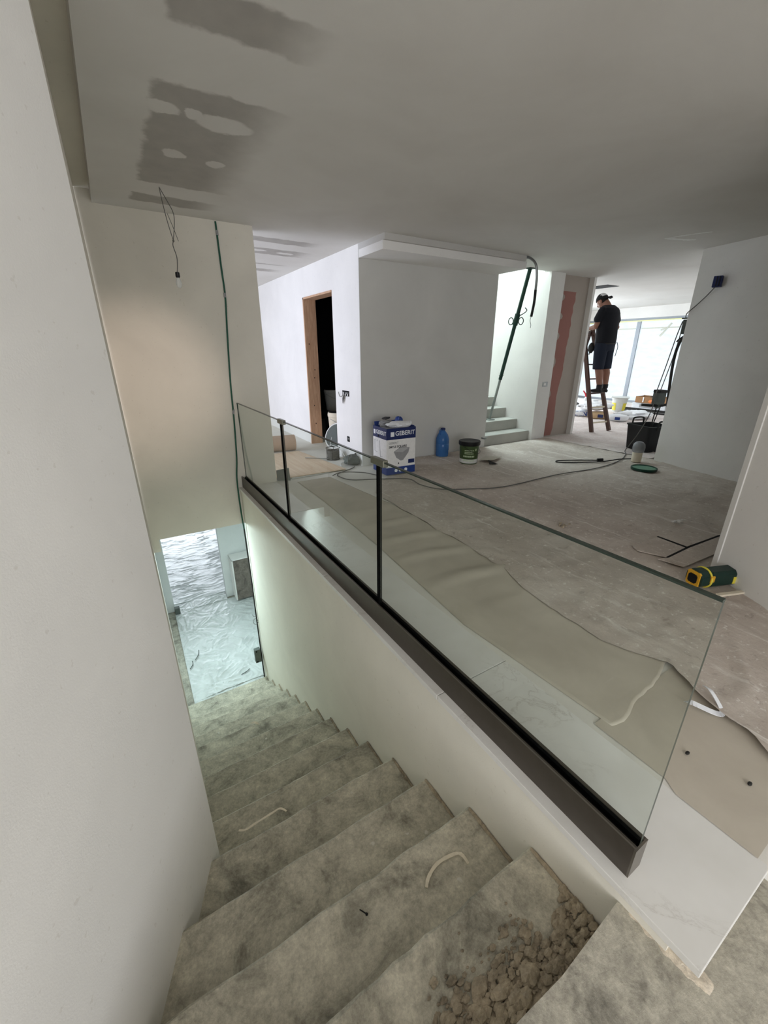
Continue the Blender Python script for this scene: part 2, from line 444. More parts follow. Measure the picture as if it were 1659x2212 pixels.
# ------------------------------------------------------------------ mesh helpers
class MB:
    def __init__(s): s.v = []; s.f = []; s.mi = []
    def add(s, vs, fs, mi=0):
        o = len(s.v); s.v += [Vector(p) for p in vs]
        for f in fs: s.f.append([i + o for i in f]); s.mi.append(mi)
        return s
    def box(s, a, b, mi=0):
        (x0, y0, z0), (x1, y1, z1) = a, b
        x0, x1 = sorted((x0, x1)); y0, y1 = sorted((y0, y1)); z0, z1 = sorted((z0, z1))
        return s.add([(x0, y0, z0), (x1, y0, z0), (x1, y1, z0), (x0, y1, z0), (x0, y0, z1), (x1, y0, z1), (x1, y1, z1), (x0, y1, z1)],
                     [(0, 3, 2, 1), (4, 5, 6, 7), (0, 1, 5, 4), (1, 2, 6, 5), (2, 3, 7, 6), (3, 0, 4, 7)], mi)
    def obox(s, c, size, rz=0, rx=0, ry=0, mi=0):
        m = Matrix.Translation(c) @ Matrix.Rotation(rz, 4, 'Z') @ Matrix.Rotation(rx, 4, 'X') @ Matrix.Rotation(ry, 4, 'Y')
        t = MB().box([-k / 2 for k in size], [k / 2 for k in size])
        return s.add([m @ p for p in t.v], t.f, mi)
    def prism(s, poly, z0, z1, mi=0):
        n = len(poly)
        ar = sum(poly[i][0] * poly[(i + 1) % n][1] - poly[(i + 1) % n][0] * poly[i][1] for i in range(n))
        if ar < 0: poly = poly[::-1]
        vs = [(x, y, z0) for x, y in poly] + [(x, y, z1) for x, y in poly]
        fs = [list(range(n))[::-1], list(range(n, 2 * n))] + [[i, (i + 1) % n, n + (i + 1) % n, n + i] for i in range(n)]
        return s.add(vs, fs, mi)
    def tube(s, path, r, seg=8, mi=0, cap=True):
        P = [Vector(p) for p in path]; n = len(P)
        rs = r if isinstance(r, (list, tuple)) else [r] * n
        rings = []; up = None
        for i in range(n):
            d = (P[min(i + 1, n - 1)] - P[max(i - 1, 0)]).normalized()
            if up is None:
                up = Vector((0, 0, 1)) if abs(d.z) < .9 else Vector((1, 0, 0))
            a = d.cross(up)
            if a.length < 1e-5: a = d.cross(Vector((0, 1, .3)))
            a.normalize(); b = a.cross(d).normalized(); up = b
            rings.append([P[i] + (a * math.cos(t) + b * math.sin(t)) * rs[i] for t in [2 * math.pi * k / seg for k in range(seg)]])
        vs = [q for r_ in rings for q in r_]
        fs = [[i * seg + k, i * seg + (k + 1) % seg, (i + 1) * seg + (k + 1) % seg, (i + 1) * seg + k] for i in range(n - 1) for k in range(seg)]
        if cap: fs += [list(range(seg))[::-1], list(range((n - 1) * seg, n * seg))]
        return s.add(vs, fs, mi)
    def lathe(s, prof, c, seg=24, mi=0, m=None):
        vs = []; fs = []
        for r, z in prof:
            for k in range(seg):
                t = 2 * math.pi * k / seg
                p = Vector((r * math.cos(t), r * math.sin(t), z))
                if m is not None: p = m @ p
                vs.append(p + Vector(c))
        n = len(prof)
        fs = [[i * seg + k, i * seg + (k + 1) % seg, (i + 1) * seg + (k + 1) % seg, (i + 1) * seg + k] for i in range(n - 1) for k in range(seg)]
        fs += [list(range(seg))[::-1], list(range((n - 1) * seg, n * seg))]
        return s.add(vs, fs, mi)
    def loft(s, secs, seg=16, mi=0):
        """Ellipses (centre, rx, ry, rz) stacked along their path; rz turns the ellipse."""
        vs = []
        for c, rx, ry in secs:
            for k in range(seg):
                t = 2 * math.pi * k / seg
                vs.append(Vector(c) + Vector((rx * math.cos(t), ry * math.sin(t), 0)))
        n = len(secs)
        fs = [[i * seg + k, i * seg + (k + 1) % seg, (i + 1) * seg + (k + 1) % seg, (i + 1) * seg + k] for i in range(n - 1) for k in range(seg)]
        fs += [list(range(seg))[::-1], list(range((n - 1) * seg, n * seg))]
        return s.add(vs, fs, mi)
    def sphere(s, c, r, seg=14, ring=9, m=None, mi=0):
        r = (r, r, r) if isinstance(r, (int, float)) else r
        vs = []; fs = []
        for i in range(ring + 1):
            a = math.pi * i / ring
            for k in range(seg):
                t = 2 * math.pi * k / seg
                p = Vector((r[0] * math.sin(a) * math.cos(t), r[1] * math.sin(a) * math.sin(t), -r[2] * math.cos(a)))
                if m is not None: p = m @ p
                vs.append(p + Vector(c))
        fs = [[i * seg + k, i * seg + (k + 1) % seg, (i + 1) * seg + (k + 1) % seg, (i + 1) * seg + k] for i in range(ring) for k in range(seg)]
        return s.add(vs, fs, mi)
    def grid(s, nu, nv, fn, mi=0):
        vs = [fn(i / nu, j / nv) for j in range(nv + 1) for i in range(nu + 1)]
        fs = [[j * (nu + 1) + i, j * (nu + 1) + i + 1, (j + 1) * (nu + 1) + i + 1, (j + 1) * (nu + 1) + i] for j in range(nv) for i in range(nu)]
        return s.add(vs, fs, mi)

ORIG = {}
def build(name, mb, mats, parent=None, smooth=False, bevel=0, origin=None, weld=False):
    me = bpy.data.meshes.new(name)
    o = bpy.data.objects.new(name, me)
    if parent is not None: org = ORIG[parent.name]
    else:
        if origin is None:
            n = len(mb.v)
            origin = (sum(p.x for p in mb.v) / n, sum(p.y for p in mb.v) / n, min(p.z for p in mb.v))
        org = Vector(origin); o.location = org
    me.from_pydata([tuple(p - org) for p in mb.v], [], mb.f)
    if not isinstance(mats, (list, tuple)): mats = [mats]
    for m in mats: me.materials.append(M[m] if isinstance(m, str) else m)
    me.polygons.foreach_set('material_index', mb.mi)
    if weld or smooth:
        bm = bmesh.new(); bm.from_mesh(me)
        bmesh.ops.remove_doubles(bm, verts=bm.verts, dist=1e-5)
        bm.to_mesh(me); bm.free()
    if smooth:
        me.polygons.foreach_set('use_smooth', [True] * len(me.polygons))
        me.set_sharp_from_angle(angle=R(42))
    me.update()
    COL.objects.link(o)
    ORIG[o.name] = org
    if parent is not None: o.parent = parent
    if bevel:
        bv = o.modifiers.new('bevel', 'BEVEL'); bv.width = bevel; bv.segments = 2; bv.limit_method = 'ANGLE'
    return o

def tag(o, label, cat, group=None, kind=None):
    o['label'] = label; o['category'] = cat
    if group: o['group'] = group
    if kind: o['kind'] = kind
    return o

def thing(name, label, cat, loc, group=None, kind=None):
    o = bpy.data.objects.new(name, None)
    o.empty_display_size = .1
    o.location = loc
    COL.objects.link(o)
    ORIG[o.name] = Vector(loc)
    return tag(o, label, cat, group, kind)

def struct(name, mb, mat, label, cat='wall', **k):
    o = build(name, mb, mat, **k)
    return tag(o, label, cat, kind='structure')

def text(name, body, size, mat, loc, normal_rot, parent, bold=0.0, align='LEFT'):
    """Flat lettering laid on a face. normal_rot: euler of the face."""
    cu = bpy.data.curves.new(name, 'FONT')
    cu.body = body; cu.size = size; cu.offset = bold; cu.extrude = .0004
    cu.align_x = align; cu.align_y = 'CENTER'
    cu.materials.append(M[mat])
    o = bpy.data.objects.new(name, cu)
    COL.objects.link(o)
    me = bpy.data.meshes.new_from_object(o.evaluated_get(bpy.context.evaluated_depsgraph_get()))
    bpy.data.objects.remove(o); bpy.data.curves.remove(cu)
    o = bpy.data.objects.new(name, me)
    COL.objects.link(o)
    o.parent = parent
    o.location = Vector(loc) - ORIG[parent.name]
    o.rotation_euler = normal_rot
    ORIG[o.name] = ORIG[parent.name]
    return o

def nz(x, y, z=0, s=1):
    return noise.noise(Vector((x * s, y * s, z)))

def smooth_path(pts, n=8):
    P = [Vector(p) for p in pts]
    out = []
    for i in range(len(P) - 1):
        p0, p1, p2, p3 = P[max(i - 1, 0)], P[i], P[i + 1], P[min(i + 2, len(P) - 1)]
        for k in range(n):
            t = k / n
            out.append(.5 * ((2 * p1) + (p2 - p0) * t + (2 * p0 - 5 * p1 + 4 * p2 - p3) * t * t + (3 * p1 - p0 - 3 * p2 + p3) * t ** 3))
    out.append(P[-1])
    return out

# ------------------------------------------------------------------ the shell
CZ = 2.58
struct('floor', MB().box((1.40, .06, -.44), (13.2, 10, 0)).box((-3.5, 4.9, -.44), (1.40, 10, 0)), 'dusty_tile',
       'pale dusty tiled hall floor around the protective coverings', 'floor')
struct('floor_landing', MB().prism([(-1.9, -4.6), (6.5, -4.6), (6.5, .02), (1.45, .02), (1.45, .25), (.98, .25), (.975, .262), (.7, .247), (.45, .255), (.2, .246), (-.95, .252)], -.4, -.075),
       'concrete', 'rough bare concrete landing at the top of the stairs', 'floor')
struct('floor_edge', MB().prism([(1.42, .0), (1.6, .035), (2.0, .0), (2.6, .03), (6.5, .0), (6.5, .07), (1.42, .07)], -.075, -.006), 'filler_white',
       'ragged white mortar edge of the hall floor', 'floor')
struct('ceiling',
       MB().box((.11, -4.6, CZ), (4.85, 4.84, 2.8)).box((.11, 4.84, CZ), (4.80, 10, 2.8)).box((4.85, -4.6, CZ), (6.03, 4.84, 2.8)).box((6.03, -4.6, CZ), (13.2, 10, 2.8)).box((-3.5, 4.9, CZ), (.11, 10, 2.8)),
       'ceiling', 'skimmed ceiling with grey unpainted board strips', 'ceiling')
struct('ceiling_recess', MB().box((-3.5, -4.6, 2.67), (.11, 4.72, 2.8)), 'wall_warm', 'narrow raised strip of ceiling beside the left wall', 'ceiling')
# slanting wall on the left, then the straight side of the stairwell
struct('wall_left', MB().prism([(-2.7, -4.55), (-.3, .9), (-.005, 1.57), (-.3, 1.62), (-3.0, -4.4)], -3.0, 2.67), 'wall_white',
       'smooth white wall slanting in on the left of the stairs', origin=(-.6, 0, -3))
struct('wall_stairwell_left', MB().prism([(-.006, 1.575), (.004, 4.71), (-.2, 4.71), (-.3, 1.62)], -2.79, 2.67).prism([(.004, 4.71), (.010, 7.13), (-.2, 7.13), (-.2, 4.71)], -2.79, -.585), 'wall_warm',
       'stairwell side wall seen edge on beyond the slanting wall', origin=(0, 4, -2.79))
# wall over the foot of the stairs
struct('wall_end', MB().box((.0, 4.72, -.44), (1.41, 4.9, 2.69)).box((.0, 4.72, -.58), (.075, 4.9, -.44)), 'wall_warm',
       'plain plastered wall hanging over the foot of the stairs')
struct('trim_1', MB().box((1.41, 4.76, .0), (1.418, 4.9, CZ)), 'filler_white', 'white corner bead on the end of the hanging wall', 'trim')
struct('wall_parapet', MB().box((.98, .13, -2.79), (1.40, 4.72, -.028)), 'wall_stair_side', 'plastered parapet wall under the glass balustrade')
# box in the middle of the hall: four walls, a doorway in the left one
struct('wall_box_front', MB().box((2.62, 4.80, 0), (4.85, 4.812, CZ)).box((2.78, 4.812, 0), (4.85, 4.92, CZ)), 'wall_shaded', 'front wall of the central box, shade put into its grey colour')
struct('wall_box_side', MB().box((2.62, 4.812, 0), (2.78, 5.55, CZ)).box((2.62, 6.55, 0), (2.78, 10, CZ)).box((2.62, 5.55, 2.19), (2.78, 6.55, CZ)),
       'wall_white', 'bright white corridor wall with the rough doorway', origin=(2.7, 7, 0))
struct('wall_box_right', MB().box((4.73, 4.92, 0), (4.85, 10, 5.0)), 'wall_white', 'wall on the left of the upper stairs')
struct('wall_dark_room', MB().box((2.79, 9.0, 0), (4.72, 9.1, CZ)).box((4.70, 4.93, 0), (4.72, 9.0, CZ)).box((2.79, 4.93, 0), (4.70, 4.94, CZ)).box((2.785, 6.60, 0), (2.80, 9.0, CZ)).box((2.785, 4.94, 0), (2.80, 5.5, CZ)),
       'room_darkness', 'inner walls of the room behind the doorway, darkness put into their colour', origin=(3.7, 8, 0))
struct('wall_corridor_end', MB().box((.5, 9.7, 0), (2.62, 9.8, CZ)), 'wall_warm', 'beige wall closing the far end of the corridor')
struct('wall_corridor_left', MB().box((-3.3, 9.7, 0), (.5, 9.8, CZ)).box((-3.4, 4.9, 0), (-3.3, 9.7, CZ)), 'wall_white', 'white wall of the room left of the corridor', origin=(-3.3, 7, 0))
# dropped band of ceiling in front of the box
struct('trim_2', MB().box((2.62, 4.235, 2.52), (4.74, 4.80, CZ)), 'fascia_shade', 'upper band of the stepped ceiling drop, shade in its grey colour', 'trim')
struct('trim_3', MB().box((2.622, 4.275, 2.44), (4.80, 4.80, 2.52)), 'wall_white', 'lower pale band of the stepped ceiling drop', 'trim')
# upper stairwell
struct('wall_upper_stairs', MB().box((5.95, 4.92, 0), (6.07, 10, 5.0)).box((5.95, 4.79, 0), (6.28, 4.92, CZ)), 'wall_white', 'white wall on the right of the upper stairs', origin=(6, 6, 0))
struct('wall_upper_back', MB().box((4.85, 9.6, 0), (5.95, 9.7, 5.0)).box((4.85, 4.72, 2.8), (5.95, 4.84, 5.0)), 'wall_white', 'back wall of the upper stairwell', origin=(5.4, 9.6, 0))
struct('wall_pink', MB().box((6.28, 4.88, 0), (7.03, 5.0, CZ)), 'filler_grey', 'narrow wall panel with a bare pink plasterboard band')
struct('trim_4', MB().box((7.03, 4.79, 0), (7.09, 5.0, CZ)), 'wall_white', 'white corner post beside the pink panel', 'trim')
struct('wall_behind_pink', MB().box((6.07, 5.0, 0), (7.09, 9.9, CZ)), 'wall_white', 'hidden mass between upper stairs and lounge')
# pillar wall and the near slanting wall on the right
struct('wall_pillar', MB().prism([(6.25, 2.89), (5.97, 1.75), (5.92, .2), (6.6, .0), (13.1, 0), (13.1, 2.89)], 0, CZ), 'wall_white', 'dark shaded wall on the right with a sensor box', origin=(7, 2, 0))
struct('wall_right', MB().prism([(3.285, .98), (3.03, .58), (2.3, -.75), (2.2, -4.5), (2.6, -4.5), (2.8, -.8), (3.65, .72)], -.08, CZ), 'wall_white', 'pale slanting wall at the right edge near the landing', origin=(3, 0, 0))
struct('trim_5', MB().prism([(3.292, .985), (3.27, .95), (3.262, .958), (3.284, .992)], 0, CZ), 'filler_white', 'metal corner bead on the near right wall', 'trim')
struct('wall_back', MB().box((-3.5, -4.6, -.1), (-.8, -4.5, CZ)).box((2.6, -4.6, -.1), (6.5, -4.5, CZ)).box((-.8, -4.6, 2.45), (2.6, -4.5, CZ)), 'wall_white', 'wall with the entrance opening behind the viewpoint', origin=(0, -4.5, 0))
struct('wall_lounge_far', MB().box((7.09, 9.1, 0), (13.1, 9.2, CZ)), 'wall_white', 'far side wall of the lounge')

# window wall at the end of the lounge
XW = 12.7
struct('wall_window', MB().box((XW, 2.89, 2.30), (XW + .3, 10, CZ)).box((XW, 9.0, 0), (XW + .3, 10, 2.3)).box((XW, 2.89, 0), (XW + .3, 4.3, 2.3)).box((XW, 4.3, 0), (XW + .3, 9.0, .04)),
       'wall_white', 'bulkhead and wall around the big lounge window', origin=(XW, 6, 0))
win = thing('window_1', 'wide lounge window covered with milky protective film', 'window', (XW, 6.5, .04), kind='structure')
f = MB()
for z0, z1 in ((.04, .10), (2.24, 2.30)): f.box((XW + .05, 4.3, z0), (XW + .12, 9.0, z1))
build('window_frame', f, 'frame_alu', win)
for y in (4.33, 7.1, 8.95):
    build('mullion', MB().box((XW + .04, y - .05, .10), (XW + .12, y + .05, 2.24)), 'frame_alu', win)
for y0, y1 in ((4.38, 7.05), (7.15, 8.90)):
    p_ = build('pane', MB().box((XW + .08, y0, .10), (XW + .09, y1, 2.24)), 'window_film', win)
    t = MB().box((XW + .072, y0 + .03, 2.02), (XW + .079, y1 - .03, 2.05))
    build('tape', t, 'tape_cream', p_)
t = MB().obox((XW + .066, 6.37, 1.98), (.006, .045, .40), rx=R(37)).obox((XW + .073, 6.43, 2.0), (.006, .04, .14), rx=R(68))
build('tape', t, 'tape_cream', win)
build('top_strip', MB().box((XW + .03, 4.3, 2.215), (XW + .055, 9.0, 2.245)), flat('cream_strip', rgb(232, 232, 176), .6), win)

# lower floor
struct('floor_lower', MB().box((-4, 4.4, -3.0), (4.5, 13.1, -2.80)), 'concrete', 'lower hall slab under the dust sheet', 'floor')
struct('ceiling_lower', MB().box((-4, 4.9, -.46), (4.5, 13.1, -.441)), 'ceiling_lower', 'ceiling of the lower hall', 'ceiling')
struct('wall_lower_partition', MB().box((-3.9, 7.14, -2.79), (.13, 7.26, -.46)).box((1.0, 7.14, -2.79), (4.4, 7.26, -.46)), 'ceiling_lower', 'white partition with an opening in the lower hall', origin=(.5, 7.2, -2.79))
struct('wall_lower_sides', MB().box((2.2, 4.72, -2.79), (2.3, 7.14, -.46)).box((-3.9, 7.26, -2.79), (-3.8, 13, -.46)).box((4.3, 7.26, -2.79), (4.4, 13, -.46)).box((-3.9, 13, -2.79), (-1.2, 13.1, -.46)).box((2.4, 13, -2.79), (4.4, 13.1, -.46)).box((1.4, 4.6, -2.79), (2.3, 4.72, -.46)),
       'ceiling_lower', 'side walls of the lower rooms', origin=(1, 9, -2.79))

# ------------------------------------------------------------------ stairs down
st = thing('staircase', 'bare concrete stairs going down beside the parapet', 'stairs', (.5, 2.4, -2.79), kind='structure')
def wl(y):
    return (-.005 + .4426 * (y - 1.584) if y < 1.584 else -.006 + .0242 * (y - 1.575)) - .12
for k in range(1, 15):
    y0, y1 = .25 + .31 * (k - 1), .25 + .31 * k
    z = -.075 - .1815 * k
    rough = .012 if k < 3 else .007
    front = []
    n = 26
    for i in range(n + 1):
        x = wl(y1) + (.979 - wl(y1)) * i / n
        front.append((x, y1 + rough * nz(x * 9, k * 3.1) + .5 * rough * nz(x * 34, k)))
    back = [(.979, y0 + .016), (wl(y0), y0 + .016)]
    poly = front + back
    m = MB()
    # worn nosing: a chamfer along the front edge
    N_ = len(poly)
    top = [(x, y - (.010 + .006 * nz(x * 22, k * 5) if i <= n else 0), z) for i, (x, y) in enumerate(poly)]
    mid = [(x, y, z - (.009 + .005 * nz(x * 15, k * 7) if i <= n else 0)) for i, (x, y) in enumerate(poly)]
    bot = [(x, y, z - (.18 if k < 14 else .19)) for x, y in poly]
    vs_ = top + mid + bot
    fs_ = [list(range(N_))[::-1], list(range(2 * N_, 3 * N_))]
    for r in range(2):
        fs_ += [[r * N_ + i, r * N_ + (i + 1) % N_, (r + 1) * N_ + (i + 1) % N_, (r + 1) * N_ + i] for i in range(N_)]
    m.add(vs_, fs_)
    build('step', m, 'concrete_step', st)
# crumbs of mortar left where the stairs meet the parapet
m = MB()
for k in range(1, 14):
    y0, y1 = .25 + .31 * (k - 1), .25 + .31 * k
    z = -.075 - .1815 * k
    pts = [(.972 + .004 * nz(t * 9, k), y0 + .02 + .28 * t, z + .004 + .002 * nz(t * 14, k)) for t in [i / 12 for i in range(13)]]
    m.tube(pts, [.006 + .008 * abs(nz(t * 7, k * 2)) for t in [i / 12 for i in range(13)]], 6)
o = build('mortar_fillet', m, 'rubble', st); o['kind'] = 'stuff'

# ------------------------------------------------------------------ stairs up
su = thing('staircase_up', 'dusty concrete stairs going up right of the central box', 'stairs', (5.4, 6, 0), kind='structure')
for k in range(12):
    y0 = 4.85 + .285 * k
    z = .165 * (k + 1)
    build('step', MB().box((4.852, y0, z - .165), (5.948, y0 + .30, z)), 'concrete_up', su, bevel=.008)

# ------------------------------------------------------------------ parapet marble and balustrade
mar = thing('marble_coping', 'pale veined marble coping slabs on the parapet', 'coping', (1.18, 2.4, -.027), kind='structure')
for y0, y1 in ((.055, 1.108), (1.112, 2.368), (2.372, 3.628), (3.632, 4.715)):
    build('slab', MB().box((.966, y0, -.027), (1.402, y1, .0)), 'marble', mar, bevel=.002)
gb = thing('glass_balustrade', 'frameless three pane glass balustrade in a brown metal floor channel', 'balustrade', (1.04, 2.4, 0))
ch = MB()
prof = [(1.008, 0), (1.072, 0), (1.072, .118), (1.060, .118), (1.060, .03), (1.020, .03), (1.020, .125), (1.008, .125)]
n = len(prof)
vs_ = [(x, .272, z) for x, z in prof] + [(x, 4.712, z) for x, z in prof]
ch.add(vs_, [[i, (i + 1) % n, n + (i + 1) % n, n + i] for i in range(n)] + [[0, 1, 4, 5], [1, 2, 3, 4], [0, 5, 6, 7], [n, n + 5, n + 4, n + 1], [n + 1, n + 4, n + 3, n + 2], [n, n + 7, n + 6, n + 5]])
rail = build('channel', ch, 'rail', gb)
build('lip', MB().box((1.0075, .272, .1252), (1.0125, 4.712, .1265)), 'rail_lip', gb)
build('end_cap', MB().box((1.008, .266, 0), (1.072, .272, .118)), 'rail_lip', gb)
build('gasket_strip', MB().box((1.0205, .28, .03), (1.0345, 4.71, .112)).box((1.0475, .28, .03), (1.0595, 4.71, .116)), 'gasket', gb)
for y0, y1 in ((.272, 1.728), (1.742, 3.208), (3.222, 4.622)):
    g = MB().box((1.035, y0, .031), (1.047, y1, .938))
    g.mi = [1, 1, 1, 0, 1, 0]
    # top rim: a slightly wider polished edge
    p_ = build('glass_pane', g, ['glass', 'glass_edge'], gb)
    build('rim', MB().box((1.0335, y0, .9385), (1.0485, y1, .944)), 'glass_edge', p_)
for y in (1.735, 3.215):
    build('joint_seal', MB().box((1.030, y - .009, .10), (1.052, y + .009, .93)), 'gasket', gb)
    c = MB().box((1.026, y - .062, .918), (1.056, y + .062, .954))
    build('clamp', c, 'clamp', gb, bevel=.004)

# ------------------------------------------------------------------ floor coverings
def xl(y):
    T = [(-.6, 1.72), (.0, 1.78), (.2, 1.842), (.31, 1.90), (.435, 1.926), (.655, 2.04), (.945, 1.954), (1.316, 1.972), (1.975, 2.119), (3.0, 2.15), (3.7, 2.16), (4.05, 2.45), (4.15, 2.62), (4.19, 3.08), (4.79, 3.12)]
    for (a, b), (c, d) in zip(T, T[1:]):
        if y <= c: return b + (d - b) * (y - a) / (c - a)
    return T[-1][1]
def wr(x, y):
    h = .5 + .5 * nz(x * .9 + .4 * y, y * 1.3, 2)
    r = 1 - abs(nz(x * 2.1 + y * .7, y * 4.2 - x * 1.2, 5)) * 2
    r2 = 1 - abs(nz(x * 5 + y * 3, y * 7 - x * 3, 9)) * 2
    return .010 * max(0, r) ** 3 * h * 1.6 + .004 * max(0, r2) ** 3
def fleece_pt(u, v):
    y = .075 + v * (4.775 - .075)
    a = xl(y)
    if y > .5: a += .035 * nz(0, y * 3.7, 1) + .012 * nz(3, y * 14, 1)
    else: a += .03 * nz(0, y * 9, 1)
    b = 6.3
    x = a + (b - a) * u ** 1.35
    edge = max(0, 1 - (x - a) / .12)
    z = .010 + wr(x, y) * min(1, (x - a) / .1 + .2)
    if y < .72: z += .018 * edge ** 1.5 * (1 + .6 * nz(2, y * 11, 3)) * min(1, (.72 - y) / .1)
    return (x, y, z)
o = build('floor_fleece', MB().grid(150, 150, fleece_pt), 'fleece', smooth=True)
tag(o, 'dusty grey brown protective fleece creased across the hall floor', 'floor covering', kind='structure')
o = build('floor_fleece', MB().grid(110, 110, lambda u, v: (6.3 + 6.35 * u, 2.95 + 6.0 * v, .010 + 1.5 * wr((6.3 + 6.35 * u) * .8, (2.95 + 6 * v) * .8)) if (2.95 + 6.0 * v < 4.78 or 6.3 + 6.35 * u > 7.12) else (6.3 + 6.35 * u, 4.78, .010)), 'fleece_pale', smooth=True)
tag(o, 'pale protective fleece covering the lounge floor by the window', 'floor covering', kind='structure')

def card_pt(u, v):
    y0_ = .60 + .05 * u + .05 * nz(u * 2.6, 0, 7) + .008 * nz(u * 13, 0, 8)
    y = y0_ + v * (4.56 - y0_)
    T = [(.614, 1.475), (1.44, 1.42), (2.6, 1.53), (3.77, 1.597), (4.6, 1.607)]
    for (a, b), (c, d) in zip(T, T[1:]):
        if y <= c: break
    x0 = b + (d - b) * (y - a) / (c - a)
    x1 = 2.16 if y < 3.2 else 2.16 - .1 * (y - 3.2)
    if y < .8: x1 = 2.02 + .14 * (y - .6) / .2
    x = x0 + (x1 - x0) * u
    amp = 0 if y < 1.4 else min(1, (y - 1.4) / .4) * (1 if y < 3.0 else max(.15, 1 - (y - 3.0)))
    w = math.sin(y * 17 + 1.8 * nz(x * 1.5, y * .9, 4) + .9 * x) * (.55 + .75 * math.sin(math.pi * min(1, u * .92)))
    edge = .003 * max(0, 1 - v / .03) * (0.4 + u)
    return (x, y, .004 + .011 * amp * max(0, w) ** 1.8 + edge)
o = build('floor_cardboard', MB().grid(26, 230, card_pt), 'floor_card', smooth=True)
tag(o, 'long brown cardboard sheet with crosswise ripples beside the coping', 'floor covering')
sl = o.modifiers.new('thick', 'SOLIDIFY'); sl.thickness = .0012; sl.offset = -1
def card2(u, v):
    y = .085 + v * .56
    x = 1.425 + (2.75 - 1.425) * u - (.03 if y < .35 else 0)
    return (x, y, .0035 + .002 * nz(x * 3, y * 3))
o = build('floor_cardboard', MB().grid(24, 12, card2), 'floor_card', smooth=True)
tag(o, 'short brown cardboard sheet at the landing end of the hall', 'floor covering')
# fleece strip peeled up from its torn edge
pts = [(1.87, .50, .012), (1.86, .474, .03), (1.905, .40, .013), (1.93, .39, .02), (1.975, .455, .05), (2.0, .49, .04)]
m = MB(); sp_ = smooth_path(pts, 5)
for i in range(len(sp_) - 1):
    a, b = sp_[i], sp_[i + 1]
    d = (b - a).normalized(); s_ = Vector((-d.y, d.x, .3)).normalized() * .011
    m.add([a - s_, b - s_, b + s_, a + s_, a - s_ + Vector((0, 0, .003)), b - s_ + Vector((0, 0, .003)), b + s_ + Vector((0, 0, .003)), a + s_ + Vector((0, 0, .003))],
          [(0, 3, 2, 1), (4, 5, 6, 7), (0, 1, 5, 4), (1, 2, 6, 5), (2, 3, 7, 6), (3, 0, 4, 7)])
tag(build('paper_strip', m, 'sack_white'), 'bent white paper strip on the cardboard by the glass end', 'strip')
# hard boards with dark gaps by the near right wall
m = [[(3.2, 1.49), (3.533, 1.468), (3.512, 1.245), (3.22, 1.245), (3.15, 1.42)], [(3.553, 1.468), (3.9, 1.42), (4.0, 1.222), (3.536, 1.246)], [(3.13, 1.26), (3.22, 1.226), (3.522, 1.228), (4.0, 1.20), (4.1, 1.05), (3.16, 1.10)]]
for i, q in enumerate(m):
    tag(build('board_offcut', MB().prism(q, .024 + .002 * i, .030 + .002 * i), 'fleece'), ['flat grey board offcut left of the dark joint', 'flat grey board offcut right of the dark joint by the right wall', 'flat grey board offcut nearest the green laser tool'][i], 'board', 'board offcuts by the right wall')
tag(build('floor_seam', MB().prism([(3.532, 1.47), (3.552, 1.47), (3.535, 1.238), (3.516, 1.236)], .020, .0335).prism([(3.52, 1.25), (3.52, 1.228), (4.0, 1.196), (4.0, 1.218)], .020, .0335).prism([(3.22, 1.243), (3.22, 1.229), (3.53, 1.226), (3.53, 1.247)], .020, .0335), 'void'), 'dark open joint between the floor boards', 'joint')

# ------------------------------------------------------------------ lower dust sheet
def low_pt(u, v):
    y = 4.56 + v * 8.2
    x0 = .078 + .0155 * (y - 4.56) if y < 7.05 else (.135 if y < 7.35 else -1.8)
    x1 = 1.9 if y < 7.05 else (.995 if y < 7.35 else 3.6)
    if y < 4.80: x1 = .978
    x = x0 + (x1 - x0) * u
    a, b_ = x + .25 * nz(x * 3, y * 3, 11), y + .25 * nz(x * 3, y * 3, 12)
    q = 1 - abs(nz(a * 6.5 + b_ * 5.0, b_ * 5.0 - a * 4.0, 3)) * 2.2
    q3 = 1 - abs(nz(a * 13 - b_ * 8, b_ * 14 + a * 6, 5)) * 2.4
    q2 = 1 - abs(nz(a * 2.0, b_ * 8.5 + a * 1.2, 8)) * 2.2
    lo = 1 if y < 7.0 else max(.25, 1 - (y - 7.0) * 1.5)
    env = .4 + .6 * abs(nz(x * 1.3, y * 1.3, 6)) * 2
    return (x, y, -2.788 + env * (.020 * lo * max(0, q) ** 2 + .011 * max(0, q3) ** 2 + .022 * (1.2 - lo) * max(0, q2) ** 2.5))
o = build('dust_sheet', MB().grid(150, 640, low_pt), 'sheet_film', smooth=True)
tag(o, 'crumpled white plastic dust sheet over the lower hall floor', 'dust sheet')
lb = thing('leaning_board', 'paint spattered brown grey board standing in the lower hall', 'board', (1.3, 6.88, -2.77))
build('board', MB().box((1.14, 6.87, -2.745), (1.75, 6.90, -1.96)), 'dark_board', lb)
build('edge_strip', MB().box((1.118, 6.86, -2.745), (1.138, 7.12, -1.945)).box((1.118, 6.86, -1.958), (1.75, 7.12, -1.94)), 'wall_white', lb)
tag(build('block_offcut', MB().box((.12, 7.0, -2.775), (.2, 7.08, -2.66)), 'bag_grey', bevel=.004), 'small grey block at the foot of the lower opening', 'block')
